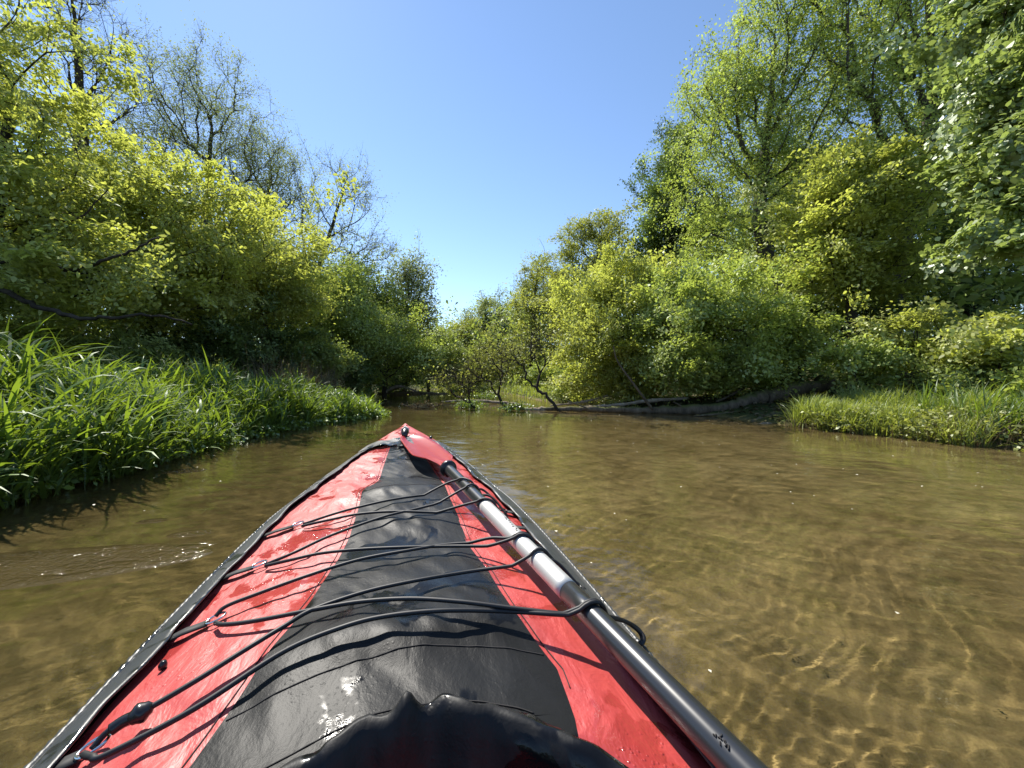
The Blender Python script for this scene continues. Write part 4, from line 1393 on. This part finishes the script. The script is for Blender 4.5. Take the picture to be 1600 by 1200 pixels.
i = np.arange(a - 1)[:, None] * b
j = np.arange(b)[None]
q = np.stack([i + j, i + (j + 1) % b, i + b + (j + 1) % b, i + b + j], -1).reshape(-1, 4)
obj('cockpit_rim', mesh_np('cockpit_rim', rows.reshape(-1, 3), [q]), M['rubber'], kayak)
# red liner hanging inside the cockpit, with a floor
last = rows[-1]
rws = [last]
for f, zz in ((1.0, .22), (0.97, .16), (0.9, .10), (0.8, .04), (0.02, .03)):
    c0 = np.array([0, -0.1])
    p = c0 + (last[:, :2] - c0) * f
    rws.append(np.stack([p[:, 0], p[:, 1], np.full(b, zz)], -1))
rws = np.array(rws)
a = len(rws)
i = np.arange(a - 1)[:, None] * b
q = np.stack([i + j, i + (j + 1) % b, i + b + (j + 1) % b, i + b + j], -1).reshape(-1, 4)
obj('cockpit_liner', mesh_np('cockpit_liner', rws.reshape(-1, 3), [q]), M['red'], kayak)

# deck cords
CORD_R = 0.0032
SH0 = np.array([0.206, 0.348, 0.428])
SH1 = np.array([-0.216, 1.285, 0.482])


def cord(pts, name='deck_cord', r=CORD_R):
    P = np.array([deck_pt(a, b, c) for a, b, c in pts])
    Q = spline(P, 8)
    # keep clear of the cloth under it
    zmin = zdeck(Q[:, 1], Q[:, 0]) + r + 0.0035
    Q[:, 2] = np.maximum(Q[:, 2], zmin)
    # and lie over the paddle shaft, not through it
    a0, a1 = to_local(SH1), to_local(SH0)
    ad = (a1 - a0) / np.linalg.norm(a1 - a0)
    for _ in range(2):
        rel = Q - a0
        tt = np.clip(rel @ ad, 0, 2)
        foot = a0 + tt[:, None] * ad
        off = Q - foot
        hd = np.hypot(off[:, 0], off[:, 1])
        right = (ad[0] * off[:, 1] - ad[1] * off[:, 0]) > 0
        slp = np.where(right, 2.2, 0.38)
        need = 0.0165 + r + 0.001
        # a straight tangent slope down from the shaft on both sides
        zt = foot[:, 2] + np.where(hd < need * 5, np.sqrt(np.clip(need ** 2 - np.minimum(hd, need * .8) ** 2, 0, 1)) - np.clip(hd - need * .8, 0, 1) * slp, -9)
        Q[:, 2] = np.maximum(Q[:, 2], zt)
    tb = Tubes()
    tb.add(Q, r, 8)
    return obj(name, tb.mesh(name), M['cord'], kayak)


lo, md, hi = 0.010, 0.016, 0.042
cord([(472, 820, lo), (520, 804, md), (560, 793, md), (620, 780, md), (700, 770, md), (740, 766, hi), (756, 767, hi), (780, 790, 0.020)])
cord([(470, 823, lo), (510, 814, md), (560, 804, md), (620, 800, md), (690, 802, md), (745, 801, 0.03), (775, 801, hi), (790, 808, hi), (800, 822, 0.016)])
cord([(412, 884, lo), (455, 866, md), (520, 836, md), (600, 808, md), (650, 796, md), (720, 779, 0.028), (752, 774, hi), (770, 779, hi), (792, 806, 0.016)])
cord([(412, 886, lo), (450, 877, md), (500, 866, md), (560, 860, md), (620, 857, md), (700, 855, md), (770, 855, 0.03), (830, 856, hi), (850, 862, hi), (868, 884, 0.018)])
cord([(333, 966, lo), (350, 950, md), (400, 930, md), (480, 901, md), (560, 876, md), (640, 861, md), (700, 852, md), (760, 849, 0.026), (800, 849, hi), (842, 855, hi), (866, 878, 0.018)])
cord([(135, 1178, lo), (160, 1150, 0.016), (190, 1131, 0.018), (213, 1120, 0.018), (300, 1069, 0.017), (381, 1018, md), (440, 982, md), (487, 955, md), (569, 927, md), (650, 909, md), (740, 894, md), (800, 886, 0.03),
      (850, 878, hi), (872, 882, hi), (905, 918, 0.02)])
cord([(333, 976, lo), (345, 979, md), (390, 974, md), (490, 955, md), (560, 943, md), (640, 938, md), (720, 943, md), (800, 953, 0.022), (880, 962, 0.034), (945, 966, hi), (978, 974, 0.030), (1000, 990, 0.018), (1005, 1004, 0.008), (1000, 1012, 0.004)])
cord([(122, 1186, lo), (135, 1190, md), (160, 1186, md), (300, 1112, md), (440, 1022, md), (530, 984, md), (600, 966, md), (690, 957, md), (790, 958, md), (870, 963, 0.034), (938, 967, hi), (972, 972, 0.034), (996, 984, 0.022), (1008, 1000, 0.012), (1003, 1014, 0.004)])
# stopper knot and sleeve on the nearest cord
for nm, pts, rr in (('cord_sleeve', [(166, 1147, .017), (185, 1134, .018), (203, 1126, .018)], 0.0062),):
    P = np.array([deck_pt(*p) for p in pts])
    tb = Tubes()
    tb.add(spline(P, 5), rr, 10)
    obj(nm, tb.mesh(nm), M['plastic'], kayak)
P = deck_pt(213, 1120, .018)
tb = Tubes()
d = deck_pt(224, 1113, .018) - P
d /= np.linalg.norm(d)
tt = np.linspace(-1, 1, 9)
tb.add(P[None] + d[None] * tt[:, None] * 0.011, 0.0095 * np.sqrt(np.clip(1.06 - tt ** 2, 0, 1)) * (1 + .12 * np.cos(tt * 6)), 12)
obj('cord_knot', tb.mesh('cord_knot'), M['plastic'], kayak)

# webbing tabs with steel rings along the left gunwale, plain tabs along the right


def ring_fitting(px, py, steel=True):
    c = deck_pt(px, py, 0.007)
    c2 = c.copy()
    sg = -1 if c[0] < 0 else 1
    e = np.array([sg * (float(hbs(c[1], sg)) - .030), c[1] - 0.008, 0])
    e[2] = float(zdeck(e[1], e[0])) + .006
    d = e - c
    d /= np.linalg.norm(d)
    s = np.cross(d, [0, 0, 1])
    s /= np.linalg.norm(s)
    up = np.cross(s, d)
    h = 0.0085
    V, F = [], []
    for k, p in enumerate((c, c * .5 + e * .5 + np.array([0, 0, .003]), e)):
        for a, b in ((-1, -1), (1, -1), (1, 1), (-1, 1)):
            V.append(p + s * a * h + up * b * 0.0012)
    for k in range(2):
        for a in range(4):
            F.append((k * 4 + a, k * 4 + (a + 1) % 4, k * 4 + 4 + (a + 1) % 4, k * 4 + 4 + a))
    F += [(3, 2, 1, 0), (8, 9, 10, 11)]
    wb = obj('webbing_tab', mesh_np('webbing_tab', V, [F]), M['webbing'], kayak, smooth=False)
    an = np.linspace(0, 2 * np.pi, 25)
    ctr = c - d * 0.010 + up * 0.002
    tb = Tubes()
    tb.add(ctr[None] + np.cos(an)[:, None] * d * .013 + np.sin(an)[:, None] * s * .010, 0.0019, 8, cap=False)
    obj('ring', tb.mesh('ring'), M['steel'] if steel else M['plastic'], wb)


for px, py in ((457, 823), (394, 888), (322, 976), (118, 1188)):
    ring_fitting(px, py)
for px, py in ((790, 800), (802, 824), (868, 886), (906, 922)):
    ring_fitting(px, py, False)
# small black snap on the left red panel
P = deck_pt(249, 1049, 0.003)
tb = Tubes()
tb.add(np.array([P, P + [0, 0, .005], P + [0.001, 0, .010]]), [0.0045, .005, .003], 10)
obj('snap', tb.mesh('snap'), M['plastic'], kayak)

# carrying toggle and strap on the bow
P = deck_pt(633, 681, 0.012)
tb = Tubes()
tb.add(np.array([P + [-.004, -.03, 0], P + [-.002, -.01, .012], P + [0, .012, .022], P + [0.002, .026, .03]]), [0.013, .017, .017, .013], 14)
tg = obj('carry_toggle', tb.mesh('carry_toggle'), M['plastic'], kayak)
tb = Tubes()
tb.add(np.array([P + [-.02, .02, .006], P + [-.017, .03, .030], P + [0, .034, .045], P + [.015, .03, .032], P + [.016, .03, .008]]), 0.005, 6)
obj('pale_loop', tb.mesh('pale_loop'), M['pale'], tg)
V, F = [], []
for k, t_ in enumerate(np.linspace(0, 1, 8)):
    u = P[1] - 0.03 - 0.20 * t_
    for v in (-0.028 - .01 * t_, 0.022 + .02 * t_):
        V.append((v, u, float(zdeck(u, v)) + 0.014))
for k in range(7):
    F.append((2 * k, 2 * k + 1, 2 * k + 3, 2 * k + 2))
obj('bow_strap', mesh_np('bow_strap', V, [F]), M['flap'], kayak)
P = deck_pt(671, 687, 0.0)
tb = Tubes()
tb.add(np.array([P + [.0, 0, -.003], P + [.006, 0, .010], P + [.012, .004, .018]]), [0.009, .008, .004], 8)
obj('strap_end', tb.mesh('strap_end'), M['plastic'], kayak)

# ------------------------------------------------------------------ paddle
M['alu_black'] = prin_mat('black_shaft', (0.022, 0.023, 0.025), 0.28, 0.6)[0]
M['alu'] = prin_mat('silver_shaft', (0.52, 0.51, 0.48), 0.5, 0.5, 0.45)[0]


def red_plastic():
    m, t, p = prin_mat('red_blade', (0.55, 0.022, 0.026), 0.32)
    co = coord(t)
    n = noise(t, 40, 4, 0.6, co)
    t.links.new(ramp(t, n, [(0.3, (0.30, 0.010, 0.014)), (0.7, (0.36, 0.015, 0.018))]), p.inputs["Base Color"])
    t.links.new(bump(t, noise(t, 120, 2, 0.5, co), 0.15, 0.001), p.inputs["Normal"])
    p.inputs["Subsurface Weight"].default_value = 0.0
    return m


M['blade_red'] = red_plastic()
pad0 = SH1.copy()
paddle = empty('paddle', tuple(pad0), 'paddle with red blade and black and silver shaft lying along the kayak deck', 'paddle')
ax = SH0 - SH1
axl = np.linalg.norm(ax)
axn = ax / axl
RS = 0.0165


def shaft_t(px):
    """distance along the shaft whose picture x is px"""
    lo_, hi_ = 0.0, 2.0
    f = lambda s: CX + FPX * (SH1 + axn * s)[0] / (SH1 + axn * s)[1]
    lo_, hi_ = 0.0, axl
    for _ in range(50):
        mid = (lo_ + hi_) / 2
        if f(mid) < px:
            lo_ = mid
        else:
            hi_ = mid
    return lo_


s1, s2 = shaft_t(758), shaft_t(889)
END = 2.05


def shaft_piece(name, a, b, rr, mat, parent=paddle):
    tb = Tubes()
    t_ = np.linspace(a, b, 24)
    tb.add(axn[None] * t_[:, None], rr, 32)
    return obj(name, tb.mesh(name), mat, parent)


shaft_piece('shaft', -0.02, s1, RS, M['alu_black'])
sil = shaft_piece('sleeve', s1, s2, RS + 0.0004, M['alu'])
shaft_piece('shaft', s2, END, RS, M['alu_black'])
tb = Tubes()
t_ = np.array([-.012, -.008, -.002, .004, .008, .012])
tb.add(axn[None] * (t_ + 0.012)[:, None], np.array([.018, .027, .0285, .0275, .024, .017]), 28)
obj('drip_ring', tb.mesh('drip_ring'), M['plastic'], paddle)
# worn dark lettering on the shaft: unreadable strokes, as in the photo
sd = np.cross(axn, [0, 0, 1])
sd /= np.linalg.norm(sd)
un = np.cross(sd, axn)
un = un if un[2] > 0 else -un


def on_shaft(s, ang, r_=RS + 0.0006):
    return axn * s + (math.cos(ang) * un + math.sin(ang) * sd) * r_


sg_l = 1.0 if sd[0] < 0 else -1.0
lr = np.random.default_rng(3)


def print_marks(s_from, s_to, ang0, n, size, parent):
    tb = Tubes()
    for k in range(n):
        s = s_from + (s_to - s_from) * (k + .5) / n
        a = ang0 + lr.uniform(-.12, .12)
        pts = [on_shaft(s + size * lr.uniform(-.5, .5), a + lr.uniform(-.22, .22)) for _ in range(3)]
        tb.add(spline(pts, 4), 0.0005 + 0.0005 * lr.random(), 4)
    obj('print', tb.mesh('print'), M['thread'], parent)


sa, sb_ = shaft_t(786), shaft_t(815)
print_marks(sa, sb_, -sg_l * 0.15, 11, (sb_ - sa) / 8, sil)
sa, sb_ = shaft_t(1128), shaft_t(1152)
print_marks(sa, sb_, sg_l * 0.45, 9, (sb_ - sa) / 5, bpy.data.objects['shaft.001'])


def blade(axis_pts, hw, name='blade', flip=1):
    A = spline(np.array(axis_pts), 8)
    n = len(A)
    t_ = np.linspace(0, 1, n)
    W = np.interp(t_, [0, .08, .2, .38, .6, .78, .9, .97, 1.0], np.array([.018, .024, .048, .070, .074, .066, .046, .024, .004]) * hw)
    T = np.gradient(A, axis=0)
    T /= np.linalg.norm(T, axis=1)[:, None]
    S = np.cross(T, [0, 0, 1])
    S /= np.linalg.norm(S, axis=1)[:, None]
    U = np.cross(S, T)
    k = 13
    c = np.linspace(-1, 1, k)
    rib = np.exp(-(c / .16) ** 2)
    top = A[:, None] + S[:, None] * (W[:, None] * c[None])[..., None] + U[:, None] * ((0.016 * c ** 2)[None] * np.minimum(1, W / .05)[:, None] + 0.012 * rib[None] * np.clip(1 - t_ * 1.5, 0, 1)[:, None])[..., None]
    bot = top - U[:, None] * (0.004 + 0.010 * rib[None] * np.clip(1 - t_ * 1.2, 0, 1)[:, None])[..., None]
    V = np.concatenate([top.reshape(-1, 3), bot.reshape(-1, 3)])
    i = np.arange(n - 1)[:, None] * k
    j = np.arange(k - 1)[None]
    q = np.stack([i + j, i + j + 1, i + k + j + 1, i + k + j], -1).reshape(-1, 4)
    m_ = n * k
    F = [q, q[:, ::-1] + m_]
    e = np.arange(n - 1) * k
    F.append(np.stack([e, e + k, e + k + m_, e + m_], -1))
    e2 = e + k - 1
    F.append(np.stack([e2 + k, e2, e2 + m_, e2 + k + m_], -1))
    f0 = np.arange(k - 1)
    F.append(np.stack([f0 + 1, f0, f0 + m_, f0 + 1 + m_], -1))
    f1 = f0 + (n - 1) * k
    F.append(np.stack([f1, f1 + 1, f1 + 1 + m_, f1 + m_], -1))
    return obj(name, mesh_np(name, V, F), M['blade_red'], paddle)


blade([np.array(p) - pad0 for p in ((-.224, 1.302, .482), (-.262, 1.40, .479), (-.325, 1.515, .474), (-.405, 1.72, .470), (-.49, 1.90, .474), (-.545, 1.99, .482))], 1.0)
E0 = axn * (END - .01)
blade([E0, E0 + axn * .1, E0 + axn * .25 + [0, 0, .01], E0 + axn * .45 + [0, 0, .03], E0 + axn * .65 + [0, 0, .04]], 1.0)
